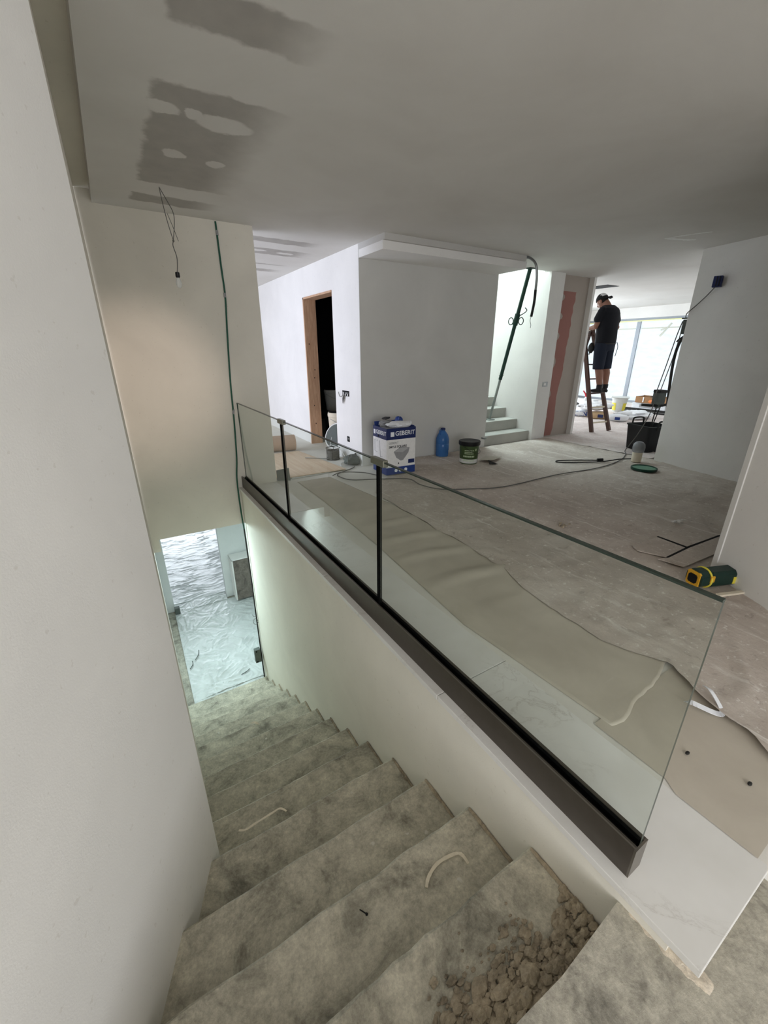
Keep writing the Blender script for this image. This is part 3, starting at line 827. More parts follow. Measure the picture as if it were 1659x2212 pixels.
for i, (p0, p1) in enumerate((((.22, 5.6, -2.755), (.30, 5.8, -2.75)), ((.13, 5.45, -2.76), (.18, 5.58, -2.74)), ((.95, 10.1, -2.76), (1.12, 10.2, -2.755)), ((.72, 4.95, -2.755), (.85, 5.0, -2.75)))):
    d = MB().tube(smooth_path([p0, tuple((a + b) / 2 + (.02 if j == 0 else 0) for j, (a, b) in enumerate(zip(p0, p1))), p1], 4), .006, 5)
    tag(build('scrap', d, 'bag_grey'), ['thin grey scrap lying mid sheet left of the stair foot', 'grey scrap against the left wall of the lower hall', 'bent grey scrap on the far sheet beyond the opening', 'grey scrap on the sheet close to the last step'][i], 'scrap', 'scraps on the dust sheet')

# ------------------------------------------------------------------ rubble and strips on the stairs
def stone(c, r, seed, flat_=.7):
    m = MB(); rnd = random.Random(seed)
    bm = bmesh.new(); bmesh.ops.create_icosphere(bm, subdivisions=1, radius=1)
    a = rnd.random() * 6.28
    for v in bm.verts:
        k = 1 + .45 * nz(v.co.x * 1.7 + seed, v.co.y * 1.7, v.co.z * 1.7)
        p = v.co * k
        x = p.x * math.cos(a) - p.y * math.sin(a); y = p.x * math.sin(a) + p.y * math.cos(a)
        v.co = Vector((c[0] + x * r * 1.25, c[1] + y * r * .85, c[2] + p.z * r * flat_))
    bm.verts.index_update()
    out = ([tuple(v.co) for v in bm.verts], [[v.index for v in f_.verts] for f_ in bm.faces])
    bm.free()
    return out
m = MB(); rnd = random.Random(3)
for i in range(900):
    t = rnd.random()
    if rnd.random() < .62:
        x = rnd.uniform(.42, .80); y = .30 + rnd.gauss(.03, .055)
    else:
        x = rnd.uniform(.74, .972); y = rnd.uniform(.262, .30 + .5 * (x - .74))
    if y < .266 or y > .52: continue
    r = rnd.choice([.004, .005, .006, .008, .011, .015])
    h = .022 * max(0, 1 - abs(y - .275) / .12)
    m.add(*stone((x, y, -.256 + r * .4 + h * rnd.random()), r, i))
m.grid(40, 16, lambda u, v: (.40 + .575 * u, .264 + .2 * v * (.7 + .5 * nz(u * 4, 0)), -.2580 + .021 * max(0, math.sin(math.pi * min(1, u * 1.05)) * (1 - v) + .5 * nz(u * 14, v * 6) - .12)))
o = build('rubble', m, 'rubble')
tag(o, 'heap of broken mortar crumbs on the top stair beneath the landing edge', 'rubble', kind='stuff')
for i, (c, r) in enumerate((((.70, .325, -.243), .032), ((.555, .385, -.245), .026), ((.60, .345, -.243), .024), ((.84, .33, -.246), .022), ((.50, .33, -.246), .022), ((.645, .30, -.240), .026))):
    q = stone(c, r, 50 + i, .5)
    tag(build('mortar_lump', MB().add(*q), 'rubble'), ['largest flat mortar lump in the rubble on the top stair', 'pale mortar lump at the stair side of the rubble', 'mortar lump in the middle of the rubble heap', 'mortar lump close to the parapet in the rubble', 'mortar lump at the left end of the rubble', 'mortar lump under the landing edge in the rubble'][i], 'lump', 'larger mortar lumps in the rubble')
tag(build('mortar_smear', MB().grid(14, 30, lambda u, v: (.975 + .055 * (1 + .5 * nz(0, v * 6, 1)) * u + .01 * nz(u * 4, v * 9), .025 + .21 * v, -.0755 + .006 * math.sin(math.pi * min(1, u + .05)) * (.6 + .6 * nz(u * 3, v * 7, 2)) * math.sin(math.pi * v) ** .5)), 'mortar_pale'), 'pale mortar smear on the landing beneath the coping end', 'mortar', kind='structure')
def ribbon(pts, w, th=.003, n=6):
    P = smooth_path(pts, n); m = MB(); vs = []
    for i, p in enumerate(P):
        d = (P[min(i + 1, len(P) - 1)] - P[max(i - 1, 0)]).normalized()
        s_ = Vector((-d.y, d.x, .25 * math.sin(i * .8)))
        ww = w * (.7 + .5 * abs(nz(i * .37, 2)))
        vs += [p - s_ * ww, p + s_ * ww, p + s_ * ww + Vector((0, 0, th)), p - s_ * ww + Vector((0, 0, th))]
    n = len(P)
    fs = [[i * 4 + k, i * 4 + (k + 1) % 4, (i + 1) * 4 + (k + 1) % 4, (i + 1) * 4 + k] for i in range(n - 1) for k in range(4)] + [[3, 2, 1, 0], [(n - 1) * 4 + k for k in range(4)]]
    return m.add(vs, fs)
z2 = -.438
tag(build('plaster_peel', ribbon([(.635, .725, z2 + .004), (.66, .745, z2 + .012), (.72, .765, z2 + .006), (.79, .756, z2 + .008), (.815, .735, z2 + .018), (.822, .70, z2 + .006)], .008), 'strip_cream'),
    'curled cream peel of plaster tape on the second stair', 'strip')
z4 = -.801
tag(build('plaster_peel', ribbon([(.10, 1.55, z4 + .006), (.13, 1.535, z4 + .006), (.18, 1.535, z4 + .012), (.27, 1.545, z4 + .006), (.31, 1.54, z4 + .014), (.335, 1.515, z4 + .006)], .006), 'strip_cream'),
    'thin wavy cream strip on the fourth stair by the left wall', 'strip')
tag(build('nail', MB().tube([(.39, .80, z2 + .003), (.405, .775, z2 + .004)], .002, 6).lathe([(.005, 0), (.005, .002)], (.405, .775, z2 + .002), 8), 'black_plastic'), 'small dark nail lying on the second stair', 'nail')
tag(build('leaf', MB().add([(.4, 2.70, -1.34), (.43, 2.66, -1.325), (.46, 2.64, -1.335), (.45, 2.68, -1.33), (.43, 2.69, -1.328)], [(0, 1, 4), (1, 3, 4), (1, 2, 3)]).add([(.4, 2.70, -1.342), (.43, 2.66, -1.327), (.46, 2.64, -1.337), (.45, 2.68, -1.332), (.43, 2.69, -1.330)], [(4, 1, 0), (4, 3, 1), (3, 2, 1)]), 'strip_cream'), 'small curled leaf lying midway down the stairs', 'leaf')
for i, (x, y) in enumerate(((1.60, .373), (1.655, .196))):
    q = MB().sphere((x, y, .010), (.012, .007, .004), 8, 5)
    tag(build('leaf', q, 'black_rubber'), ['dark leaf on the cardboard nearer the glass end', 'dark leaf on the cardboard nearer the landing'][i], 'leaf', 'dark leaves on the cardboard')
for i, (x, y, r) in enumerate(((3.10, 2.04, .05), (4.04, 1.55, .06))):
    mm = MB()
    for k in range(9):
        mm.add(*stone((x + random.uniform(-r, r), y + random.uniform(-r * .7, r * .7), .026 + random.random() * .012), random.uniform(.009, .02), 200 + i * 20 + k))
    tag(build('debris', mm, ['rubble', 'filler_white'][i]), ['crumbled dark earth on the fleece behind the glass top', 'small pale heap of crumbs near the dark wall'][i], 'debris')

# ------------------------------------------------------------------ big carton by the central box
CX, CY, CR = 2.63, 4.205, R(-3)
cu_, cv_ = Vector((math.cos(CR), math.sin(CR), 0)), Vector((-math.sin(CR), math.cos(CR), 0))
def cp(u, v, z): return Vector((CX, CY, 0)) + cu_ * u + cv_ * v + Vector((0, 0, z))
Wc, Dc, Hc = .41, .35, .585
ct = thing('carton', 'tall white and blue sanitary ware carton with crumpled film on top', 'carton', (CX + .2, CY + .17, .008))
def cbox(m, u0, u1, v0, v1, z0, z1):
    t = MB().box((u0, v0, z0), (u1, v1, z1))
    return m.add([cp(p.x, p.y, p.z) for p in t.v], t.f)
m = MB(); cbox(m, 0, Wc, 0, Dc, .014, Hc - .03); build('body', m, 'carton_white', ct)
m = MB()
for a in ((-.0012, Wc + .0012, -.0012, .003), (-.0012, .003, 0, Dc), (Wc - .003, Wc + .0012, 0, Dc), (0, Wc, Dc - .003, Dc + .0012)):
    cbox(m, *a, Hc - .135, Hc)
build('top_band', m, 'dark_blue', ct)
m = MB()
for a in ((-.0012, Wc + .0012, -.0012, .003), (-.0012, .003, 0, Dc)): cbox(m, *a, .014, .105)
build('bottom_band', m, 'blue_print', ct)
m = MB(); cbox(m, .31, .40, -.0016, .002, .135, .185); build('label', m, 'dark_blue', ct)
text('lettering', 'GEBERIT', .074, 'text_white', cp(.118, -.003, Hc - .066), (R(90), 0, CR), ct, .0012)
text('lettering', 'GEBERIT', .068, 'text_white', cp(-.003, Dc - .085, Hc - .066), (R(90), 0, CR - R(90)), ct, .0011)
for a in ((.055, .105, -.0026, .002), (-.0026, .002, Dc - .065, Dc - .02)):
    m = MB(); cbox(m, *a, Hc - .098, Hc - .044); build('logo_square', m, 'text_white', ct)
text('lettering', 'GEBERIT', .036, 'grey_print', cp(.03, -.002, Hc - .178), (R(90), 0, CR), ct)
text('lettering', 'SMYLE SQUARE', .037, 'text_dark', cp(.03, -.002, Hc - .225), (R(90), 0, CR), ct, .001)
# printed picture of the toilet seen from above
m = MB()
q = [(.10, .30), (.20, .355), (.325, .335), (.31, .275), (.235, .185), (.20, .18), (.135, .225)]
m.add([cp(u, -.002, z) for u, z in q], [list(range(len(q)))])
q2 = [(.11, .30), (.20, .345), (.31, .33), (.225, .285)]
m2 = MB().add([cp(u, -.0026, z) for u, z in q2], [list(range(4))])
pic = build('picture', m, 'grey_print', ct); build('picture_lid', m2, flat('print_light', rgb(176, 176, 178), .5), pic)
m = MB()
for v0, z0, v1, z1 in ((.30, .42, .302, .27), (.30, .27, .24, .265), (.17, .42, .16, .22), (.16, .22, .10, .23), (.29, .2, .24, .2), (.12, .16, .06, .16), (.24, .42, .25, .40)):
    a, b = cp(-.002, v0, z0), cp(-.002, v1, z1)
    m.tube([a, b], .0016, 4)
build('line_drawing', m, 'text_dark', ct)['kind'] = 'stuff'
for u in (.135, .195, .275):
    build('printed_mark', MB().add([cp(u + .022 * math.cos(t), -.0022, .062 + .022 * math.sin(t)) for t in [k * .5236 for k in range(12)]], [list(range(12))]), 'text_white', ct)
build('printed_mark', MB().add([cp(-.0022, .14 + .026 * math.cos(t), .062 + .026 * math.sin(t)) for t in [k * .5236 for k in range(12)]], [list(range(12))[::-1]]), 'text_white', ct)
build('printed_drop', MB().add([cp(.17 + .008 * math.cos(t), -.0022, .15 + .012 * math.sin(t)) for t in [k * .7854 for k in range(8)]], [list(range(8))]), 'text_dark', ct)
m = MB().add([cp(-.002, .20 + .022 * math.cos(t), Hc - .075 + .013 * math.sin(t)) for t in [k * .5236 for k in range(12)]], [list(range(12))[::-1]])
m.v = [p + Vector((-.002, 0, -.035)) for p in m.v]
build('hand_hole', m, 'void', ct)
fl = MB()
t = MB().box((.02, Dc - .005, Hc - .02), (.39, Dc, Hc + .04)); fl.add([cp(p.x, p.y + (p.z - Hc) * .3, p.z) for p in t.v], t.f)
t = MB().box((Wc - .005, .03, Hc - .02), (Wc, .32, Hc + .01)); fl.add([cp(p.x, p.y, p.z) for p in t.v], t.f)
build('flap', fl, 'blue_print', ct)
def crumple(c, rx, ry, rz, seed, seg=26, ring=12, amp=.5):
    m = MB().sphere((0, 0, 0), (1, 1, 1), seg, ring)
    vs = []
    for p in m.v:
        k = 1 + amp * nz(p.x * 1.8 + seed, p.y * 1.8 + p.z * 1.3, seed) + .35 * amp * (1 - abs(nz(p.x * 4 + seed, p.y * 4, p.z * 4)) * 2)
        vs.append(Vector((c[0] + p.x * rx * k, c[1] + p.y * ry * k, c[2] + p.z * rz * k)))
    return MB().add(vs, m.f)
tag(build('plastic_film', crumple(cp(.23, .08, Hc + .03), .17, .08, .035, 3), 'white_plastic_film', smooth=True), 'crumpled white plastic film lying on the tall carton', 'film')
tag(build('wrapper', crumple(cp(.135, .245, Hc + .02), .10, .06, .035, 8), 'grey_print', smooth=True), 'crumpled grey wrapper behind the film on the carton', 'wrapper')
tag(build('wrapper', crumple(cp(.33, .27, Hc + .035), .045, .05, .05, 13), 'blue_print', smooth=True), 'crumpled blue wrapper peeking over the carton', 'wrapper')
tag(build('wrapper', crumple(cp(.13, .26, Hc + .085), .05, .028, .016, 17), 'text_dark', smooth=True), 'small dark wrapper topping the heap on the carton', 'wrapper')

# ------------------------------------------------------------------ bottle, bucket, scrap
wb = thing('water_bottle', 'large blue translucent water bottle standing by the grey wall', 'bottle', (3.87, 4.66, .010))
bx, by = 3.87, 4.66
bp = [(.06, .012), (.088, .02), (.094, .05), (.092, .10), (.095, .105), (.095, .20), (.092, .205), (.095, .215), (.093, .27), (.075, .325), (.045, .365), (.030, .385), (.030, .405)]
build('body', MB().lathe(bp, (bx, by, 0), 24), 'bottle_blue', wb, smooth=True)
build('water', MB().lathe([(.055, .016), (.083, .025), (.088, .05), (.088, .255), (.0001, .256)], (bx, by, 0), 24), 'bottle_water', wb, smooth=True)
build('cap', MB().lathe([(.03, .392), (.034, .395), (.034, .418), (.028, .423)], (bx, by, 0), 18), 'dark_blue', wb, smooth=True)
build('handle', MB().tube(smooth_path([(bx - .03, by - .01, .395), (bx - .07, by - .02, .40), (bx - .075, by - .02, .36), (bx - .06, by - .02, .33)], 4), .008, 6), 'bottle_blue', wb, smooth=True)

def bucket(name, label, x, y, z, r0, r1, h, wall_mat, lid_mat=None, hoop='steel', extra=None, group=None):
    t = thing(name, label, 'bucket', (x, y, z), group)
    build('body', MB().lathe([(r0 - .004, 0), (r0, .006), (r1, h * .86), (r1 + .006, h * .87), (r1 + .008, h * .93), (r1, h)], (x, y, z), 26), wall_mat, t, smooth=True)
    if lid_mat:
        build('lid', MB().lathe([(r1 + .007, h * .83), (r1 + .013, h * .86), (r1 + .014, h), (r1 + .008, h + .006), (r1 - .012, h + .004), (.01, h + .003)], (x, y, z), 26), lid_mat, t, smooth=True)
    else:
        build('inside', MB().lathe([(r1 - .008, h + .0005), (r1 - .012, h - .004), (.01, h - .006)], (x, y, z), 22), 'void', t, smooth=True)
    if hoop:
        pts = [(x + (r1 + .016) * math.cos(a), y + (r1 + .016) * math.sin(a) - .5 * r1 * math.sin(a) ** 2 * 0, z + h * .82 - .10 * max(0, math.sin(a - R(200))) ) for a in [R(195 + k * 12) for k in range(14)]]
        build('handle', MB().tube(pts, .0028, 6), hoop, t, smooth=True)
    return t
b_ = bucket('paint_bucket', 'green plastic bucket with a black lid on the hall floor', 3.93, 4.16, .016, .118, .132, .30, 'bucket_green', 'black_plastic', 'black_plastic')
# printed label: pale lower band and lines of lettering facing the stairs
def arc_patch(cx, cy, r, a0, a1, z0, z1, n=10, dr=.0015):
    vs = [(cx + (r(z) + dr) * math.cos(a0 + (a1 - a0) * i / n), cy + (r(z) + dr) * math.sin(a0 + (a1 - a0) * i / n), z) for z in (z0, z1) for i in range(n + 1)]
    return MB().add(vs, [[i, i + 1, n + 2 + i, n + 1 + i] for i in range(n)])
rr = lambda z: .118 + .014 * (z - .016) / .26
am = math.atan2(-4.16, -3.93)
build('label_band', arc_patch(3.93, 4.16, rr, am - 1.5, am + 1.5, .03, .085, 16), 'bucket_white', b_)
m = MB(); rnd = random.Random(5)
for z, h in ((.20, .012), (.178, .010), (.158, .010)):
    a = am - .45
    while a < am + .45:
        w_ = rnd.uniform(.05, .12); q = arc_patch(3.93, 4.16, rr, a, a + w_, z, z + h, 3, .002); m.add(q.v, q.f); a += w_ + .03
for z, h in ((.115, .022), (.06, .016)):
    a = am - .6
    while a < am + .6:
        w_ = rnd.uniform(.06, .11); q = arc_patch(3.93, 4.16, rr, a, a + w_, z, z + h, 3, .003); m.add(q.v, q.f); a += w_ + .04
q = arc_patch(3.93, 4.16, rr, am + .7, am + .82, .20, .232, 3, .002); m.add(q.v, q.f)
build('label_print', m, 'label_pale', b_)['kind'] = 'stuff'
m = MB().prism([(4.10, 4.12), (4.36, 4.27), (4.52, 4.10), (4.2, 3.95)], .026, .030)
m.v = [p + Vector((0, 0, .03 if i in (0, 4) else .006)) for i, p in enumerate(m.v)]
tag(build('cardboard_scrap', m, 'floor_card'), 'flat pale cardboard scrap beside the green bucket', 'scrap')
tag(build('wedge_scrap', MB().add([(4.09, 3.92, .02), (4.20, 3.86, .02), (4.11, 3.97, .07), (4.17, 3.95, .02)], [(0, 1, 2), (1, 3, 2), (0, 2, 3), (0, 3, 1)]), 'black_rubber'), 'small dark wedge leaning by the green bucket', 'scrap')

# ------------------------------------------------------------------ corridor clutter
rl = thing('cardboard_roll', 'thick brown cardboard roll lying in the corridor', 'roll', (1.7, 6.3, .005))
m = MB(); n_ = 26
ax0, ax1 = Vector((1.2, 6.38, .123)), Vector((2.20, 6.22, .123))
m.tube([ax0, ax1], .118, 28, cap=False)
d_ = (ax1 - ax0).normalized(); s_ = Vector((-d_.y, d_.x, 0))
for e in (ax0, ax1):
    vs = []
    for r_ in (.118, .035):
        for k in range(28):
            a = 2 * math.pi * k / 28; vs.append(e + s_ * r_ * math.cos(a) + Vector((0, 0, r_ * math.sin(a))))
    m.add(vs, [[k, (k + 1) % 28, 28 + (k + 1) % 28, 28 + k] for k in range(28)])
m.tube([ax0, ax1], .035, 20, cap=False)
build('rolled_sheet', m, 'card_roll', rl, smooth=True)
m = MB(); z_ = ax1 + d_ * .0012
sp = [z_ + (s_ * math.cos(a) + Vector((0, 0, math.sin(a)))) * (.037 + .078 * a / 31.4) for a in [k * .35 for k in range(90)]]
m.tube(sp, .0014, 4); build('spiral_edge', m, 'kraft', rl)
pb = thing('plywood_sheet', 'beige hardboard sheet lying flat at the corridor mouth', 'board', (1.85, 5.3, .004))
m = MB().prism([(1.43, 4.80), (1.60, 4.74), (2.34, 4.735), (2.19, 6.05), (1.84, 6.05), (1.43, 6.05)], .012, .020)
build('sheet', m, 'beige_sheet', pb)
build('sheet_under', MB().prism([(1.60, 4.70), (2.0, 4.72), (2.2, 4.76), (2.1, 5.9), (1.5, 5.9)], .004, .010), 'bucket_white', pb)
tag(build('grey_panel', MB().add([(1.425, 4.73, .005), (1.56, 4.66, .005), (1.56, 4.69, .15), (1.43, 4.76, .12), (1.425, 4.745, .005), (1.56, 4.675, .005), (1.56, 4.705, .15), (1.43, 4.775, .12)], [(0, 1, 2, 3), (7, 6, 5, 4), (0, 4, 5, 1), (1, 5, 6, 2), (2, 6, 7, 3), (3, 7, 4, 0)]), 'bag_grey'), 'small grey offcut tilted against the foot of the end wall', 'offcut')
cc = thing('cable_coil', 'grey cable coiled in a wire basket by the corridor wall', 'coil', (2.45, 5.36, .004))
m = MB()
pts = []
for k in range(14 * 18):
    a = k * 2 * math.pi / 18; t = k / (14 * 18)
    r_ = .082 + .006 * math.sin(k * .37)
    pts.append((2.45 + r_ * math.cos(a), 5.36 + r_ * math.sin(a), .012 + .12 * t + .004 * math.sin(k * 1.3)))
build('coiled_cable', m.tube(pts, .0062, 6), 'grey_cable', cc, smooth=True)
m = MB()
for z_, r_ in ((.012, .095), (.165, .098)):
    m.tube([(2.45 + r_ * math.cos(R(a)), 5.36 + r_ * math.sin(R(a)), z_) for a in range(0, 361, 15)], .005, 6)
for a in range(0, 360, 60): m.tube([(2.45 + .096 * math.cos(R(a)), 5.36 + .096 * math.sin(R(a)), .012), (2.45 + .097 * math.cos(R(a)), 5.36 + .097 * math.sin(R(a)), .165)], .004, 5)
build('basket', m, 'black_rubber', cc, smooth=True)
tb = thing('tool_bag', 'crumpled dark grey tool bag at the corner of the corridor wall', 'bag', (2.56, 4.93, .003))
build('body', crumple((2.545, 4.96, .065), .105, .12, .062, 21, 30, 14, .35), 'bag_grey', tb, smooth=True)
m = MB()
for k in range(3):
    a = .05 * k
    m.tube(smooth_path([(2.44 + a, 4.87, .03), (2.46 + a, 4.90, .115 + .02 * k), (2.52 + a, 4.98, .13), (2.56 + a, 5.06, .05)], 5), .006, 5)
build('cord', m, 'grey_cable', tb, smooth=True)
tag(build('white_cable', MB().tube(smooth_path([(2.70, 5.93, .20), (2.62, 5.85, .06), (2.55, 5.72, .012), (2.50, 5.55, .010), (2.47, 5.49, .17), (2.45, 5.36, .20), (2.50, 5.24, .17), (2.56, 5.18, .05), (2.61, 5.12, .010), (2.45, 5.08, .010), (2.38, 4.98, .010), (2.36, 4.9, .010)], 8), .0045, 6), 'white_cable', smooth=True),
    'thin white cable running from the doorway past the coil', 'cable')
tag(build('rod', MB().tube([(2.10, 5.55, .028), (2.36, 5.33, .028)], .006, 6), 'steel'), 'short metal rod on the floor by the coil', 'rod')

# doorway with rough timber lining and what stands in the dark room
dr = thing('door_1', 'rough pine lined doorway without a door leaf', 'doorway', (2.70, 6.05, 0), kind='structure')
build('jamb', MB().box((2.605, 6.52, 0), (2.80, 6.55, 2.19)), 'pine', dr)
build('jamb', MB().box((2.63, 5.55, 0), (2.80, 5.572, 2.19)), 'pine', dr)
build('head', MB().box((2.605, 5.55, 2.165), (2.80, 6.55, 2.19)), 'pine', dr)
m = MB()
for x, z in ((2.70, .33), (2.73, 1.17), (2.72, 1.05), (2.69, .62), (2.66, 1.55)): m.sphere((x, 6.5195, z), (.008, .002, .011), 8, 5)
build('knot', m, 'hair', dr)
tk = thing('shelf_trestle', 'low dark trestle in the unlit room behind the doorway', 'trestle', (3.5, 7.2, 0))
build('top', MB().box((3.05, 6.9, .40), (3.9, 7.5, .44)), 'room_darkness', tk)
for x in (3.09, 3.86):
    for y in (6.94, 7.46): build('leg', MB().box((x - .025, y - .025, 0), (x + .025, y + .025, .40)), 'room_darkness', tk)
bucket('metal_bucket', 'pale bucket standing on the trestle in the dark room', 3.33, 7.14, .44, .14, .17, .36, 'bucket_white', None)
bucket('floor_bucket', 'beige bucket on the floor in front of the dark trestle', 3.02, 6.3, 0, .15, .18, .52, 'strip_cream', None)
bucket('small_bucket', 'small grey bucket at the back of the dark room', 3.72, 7.25, .44, .10, .12, .24, 'bucket_white', None)
m = MB()
rg = Matrix.Rotation(R(-62), 3, 'Y') @ Matrix.Rotation(R(12), 3, 'X')
ring = [Vector((.20 * math.cos(a), .24 * math.sin(a), 0)) for a in [2 * math.pi * k / 40 for k in range(41)]]
hp = thing('hoop_panel', 'dark round panel with a white rim leaning in the doorway', 'panel', (2.80, 5.95, .004))
build('rim', m.tube([rg @ p + Vector((2.80, 5.98, .20)) for p in ring], .016, 8, cap=False), 'filler_white', hp, smooth=True)
build('face', MB().add([rg @ (p * .97) + Vector((2.80, 5.98, .20)) for p in ring[:-1]] + [rg @ (p * .97 + Vector((0, 0, .012))) + Vector((2.80, 5.98, .20)) for p in ring[:-1]], [list(range(40)), list(range(40, 80))[::-1]] + [[k, (k + 1) % 40, 40 + (k + 1) % 40, 40 + k] for k in range(40)]), 'bag_grey', hp)

# wall boxes and sockets
def socket(name, label, c, size, nrm, mats=('void', 'steel')):
    t = thing(name, label, 'socket', c)
    x, y, z = c; w_, h_ = size
    if nrm == 'x':
        build('recess', MB().box((x - .002, y - w_ / 2, z - h_ / 2), (x + .003, y + w_ / 2, z + h_ / 2)), mats[0], t)
        build('bracket', MB().box((x - .006, y - w_ * .42, z - .004), (x - .002, y + w_ * .1, z + h_ * .25)), mats[1], t)
    else:
        build('recess', MB().box((x - w_ / 2, y - .002, z - h_ / 2), (x + w_ / 2, y + .003, z + h_ / 2)), mats[0], t)
        build('bracket', MB().box((x - w_ * .3, y - .006, z - h_ * .3), (x + w_ * .1, y - .002, z + h_ * .2)), mats[1], t)
    return t
s1 = socket('wall_socket', 'open triple switch box with loose wires on the corridor wall', (2.618, 5.23, .915), (.20, .07), 'x')
for k in range(3): build('dividing_bar', MB().box((2.612, 5.165 + .06 * k, .885), (2.617, 5.185 + .06 * k, .93)), 'carton_white', s1)
m = MB()
for k in range(4): m.tube(smooth_path([(2.617, 5.27 - .01 * k, .90), (2.60, 5.29 - .012 * k, .85 + .01 * k), (2.60, 5.285 - .01 * k, .78 + .02 * k)], 5), .006, 5)
m.tube(smooth_path([(2.616, 5.29, .90), (2.60, 5.34, .865), (2.605, 5.40, .87), (2.61, 5.44, .92)], 5), .004, 5)
build('wire', m, 'grey_cable', s1)
socket('wall_socket', 'single open socket box low on the corridor wall', (2.618, 5.19, .302), (.07, .075), 'x')
socket('wall_socket', 'small open switch box on the white column', (6.13, 4.788, .93), (.13, .075), 'y', ('steel', 'carton_white'))

# ------------------------------------------------------------------ prop and hose in front of the upper stairs
pp = thing('steel_prop', 'dark green telescopic steel prop standing on the upper stairs', 'prop', (5.43, 5.30, .33))
a_, b_ = Vector((5.43, 5.30, .335)), Vector((5.47, 4.80, 2.575))
L_ = lambda t: a_ + (b_ - a_) * t
build('base_plate', MB().obox((5.43, 5.30, .336), (.13, .13, .008)), 'galvanised', pp)
build('inner_tube', MB().tube([L_(.0), L_(.32)], .021, 12), 'galvanised', pp, smooth=True)
build('outer_tube', MB().tube([L_(.30), L_(1.0)], .029, 12), 'prop_green', pp, smooth=True)
build('collar', MB().tube([L_(.665), L_(.735)], .040, 14), 'prop_green', pp, smooth=True)
m = MB()
for sgn in (-1, 1):
    c = L_(.69) + Vector((.055, -.055, 0)).normalized() * .075 * sgn
    m.tube([c + Vector((.036 * math.cos(t) * .7, -.036 * math.cos(t) * .7, .05 * math.sin(t))) for t in [k * math.pi / 8 for k in range(17)]], .007, 6, cap=False)
m.tube(smooth_path([L_(.715), L_(.73) + Vector((.07, -.06, .02)), L_(.735) + Vector((.10, -.08, .05)), L_(.735) + Vector((.075, -.06, .085))], 4), .007, 6)
build('screw_handle', m, 'prop_green', pp, smooth=True)
build('pin', MB().tube([L_(.33) - Vector((.05, 0, 0)), L_(.33) + Vector((.05, 0, 0))], .007, 6), 'steel', pp)
build('head_plate', MB().box((5.41, 4.75, 2.568), (5.53, 4.835, 2.578)), 'prop_green', pp)
hz = thing('hanging_hose', 'grey and black conduit drooping from the end of the ceiling drop', 'hose', (4.84, 4.27, 2.52))
pts = smooth_path([(4.70, 4.26, 2.555), (4.80, 4.245, 2.56), (4.90, 4.22, 2.50), (4.94, 4.21, 2.36), (4.94, 4.205, 2.18)], 8)
build('conduit', MB().tube(pts, .016, 10), 'steel', hz, smooth=True)
pts = smooth_path([(4.94, 4.205, 2.20), (4.935, 4.20, 2.05), (4.91, 4.20, 1.88)], 6)
build('black_sleeve', MB().tube(pts, .017, 10), 'black_plastic', hz, smooth=True)
build('wire', MB().tube(smooth_path([(4.91, 4.20, 1.88), (4.895, 4.20, 1.83), (4.915, 4.195, 1.78), (4.905, 4.19, 1.74)], 5), .004, 5), 'steel', hz, smooth=True)
tag(build('valve', MB().tube([(4.78, 4.797, .16), (4.78, 4.74, .16)], .012, 8).tube([(4.76, 4.745, .16), (4.84, 4.735, .175)], .008, 8).lathe([(.02, 0), (.02, .008)], (4.78, 4.72, .155), 10), 'steel'), 'small metal stub valve low beside the upper stairs', 'valve')

# pink plasterboard left bare between ragged filler
m = MB()
left = []; right = []
rnd = random.Random(11)
zz = [.02 + i * 2.33 / 70 for i in range(71)]
for z in zz:
    t = (z - .02) / 2.33
    bite = max(0, math.sin(z * 17 + 2 * math.sin(z * 3)) - .1) ** .6 * .11
    left.append((6.30 + .035 * nz(1, z * 3) + .30 * t * .22 + bite, z))
    right.append((6.58 + .05 * nz(5, z * 2.1) + .02 * nz(9, z * 11) + .14 * t, z))
vs = [(x, 4.8785, z) for x, z in left] + [(x, 4.8785, z) for x, z in right]
n_ = len(zz)
m.add(vs, [[i, n_ + i, n_ + i + 1, i + 1] for i in range(n_ - 1)])
o = build('plasterboard_band', m, 'pink_board'); tag(o, 'bare pink plasterboard band with ragged filler edges', 'wall panel', kind='structure')

# ------------------------------------------------------------------ the man on the ladder
ld = thing('step_ladder', 'old dark wooden step ladder that the man stands on', 'ladder', (7.7, 5.1, .018))
FL, FR = (Vector((7.46, 4.64, .018)), Vector((7.54, 5.20, 1.84))), (Vector((7.92, 4.58, .018)), Vector((7.86, 5.235, 1.83)))
def bar(a, b, w_, d_, mi=0):
    a, b = Vector(a), Vector(b)
    z = (b - a).normalized(); x = Vector((1, 0, 0)); x = (x - z * x.dot(z)).normalized(); y = z.cross(x)
    vs = [p + x * sx * w_ / 2 + y * sy * d_ / 2 for p in (a, b) for sx, sy in ((-1, -1), (1, -1), (1, 1), (-1, 1))]
    return MB().add(vs, [(0, 3, 2, 1), (4, 5, 6, 7), (0, 1, 5, 4), (1, 2, 6, 5), (2, 3, 7, 6), (3, 0, 4, 7)])
for a, b in (FL, FR): build('rail', bar(a, b, .045, .065), 'ladder_wood', ld)
for (xt, yt, zt), (xb, yb, zb) in (((7.565, 5.22, 1.80), (7.52, 5.70, .018)), ((7.835, 5.25, 1.80), (7.86, 5.66, .018))):
    build('rear_leg', bar((xt, yt, zt), (xb, yb, zb), .038, .055), 'ladder_wood', ld)
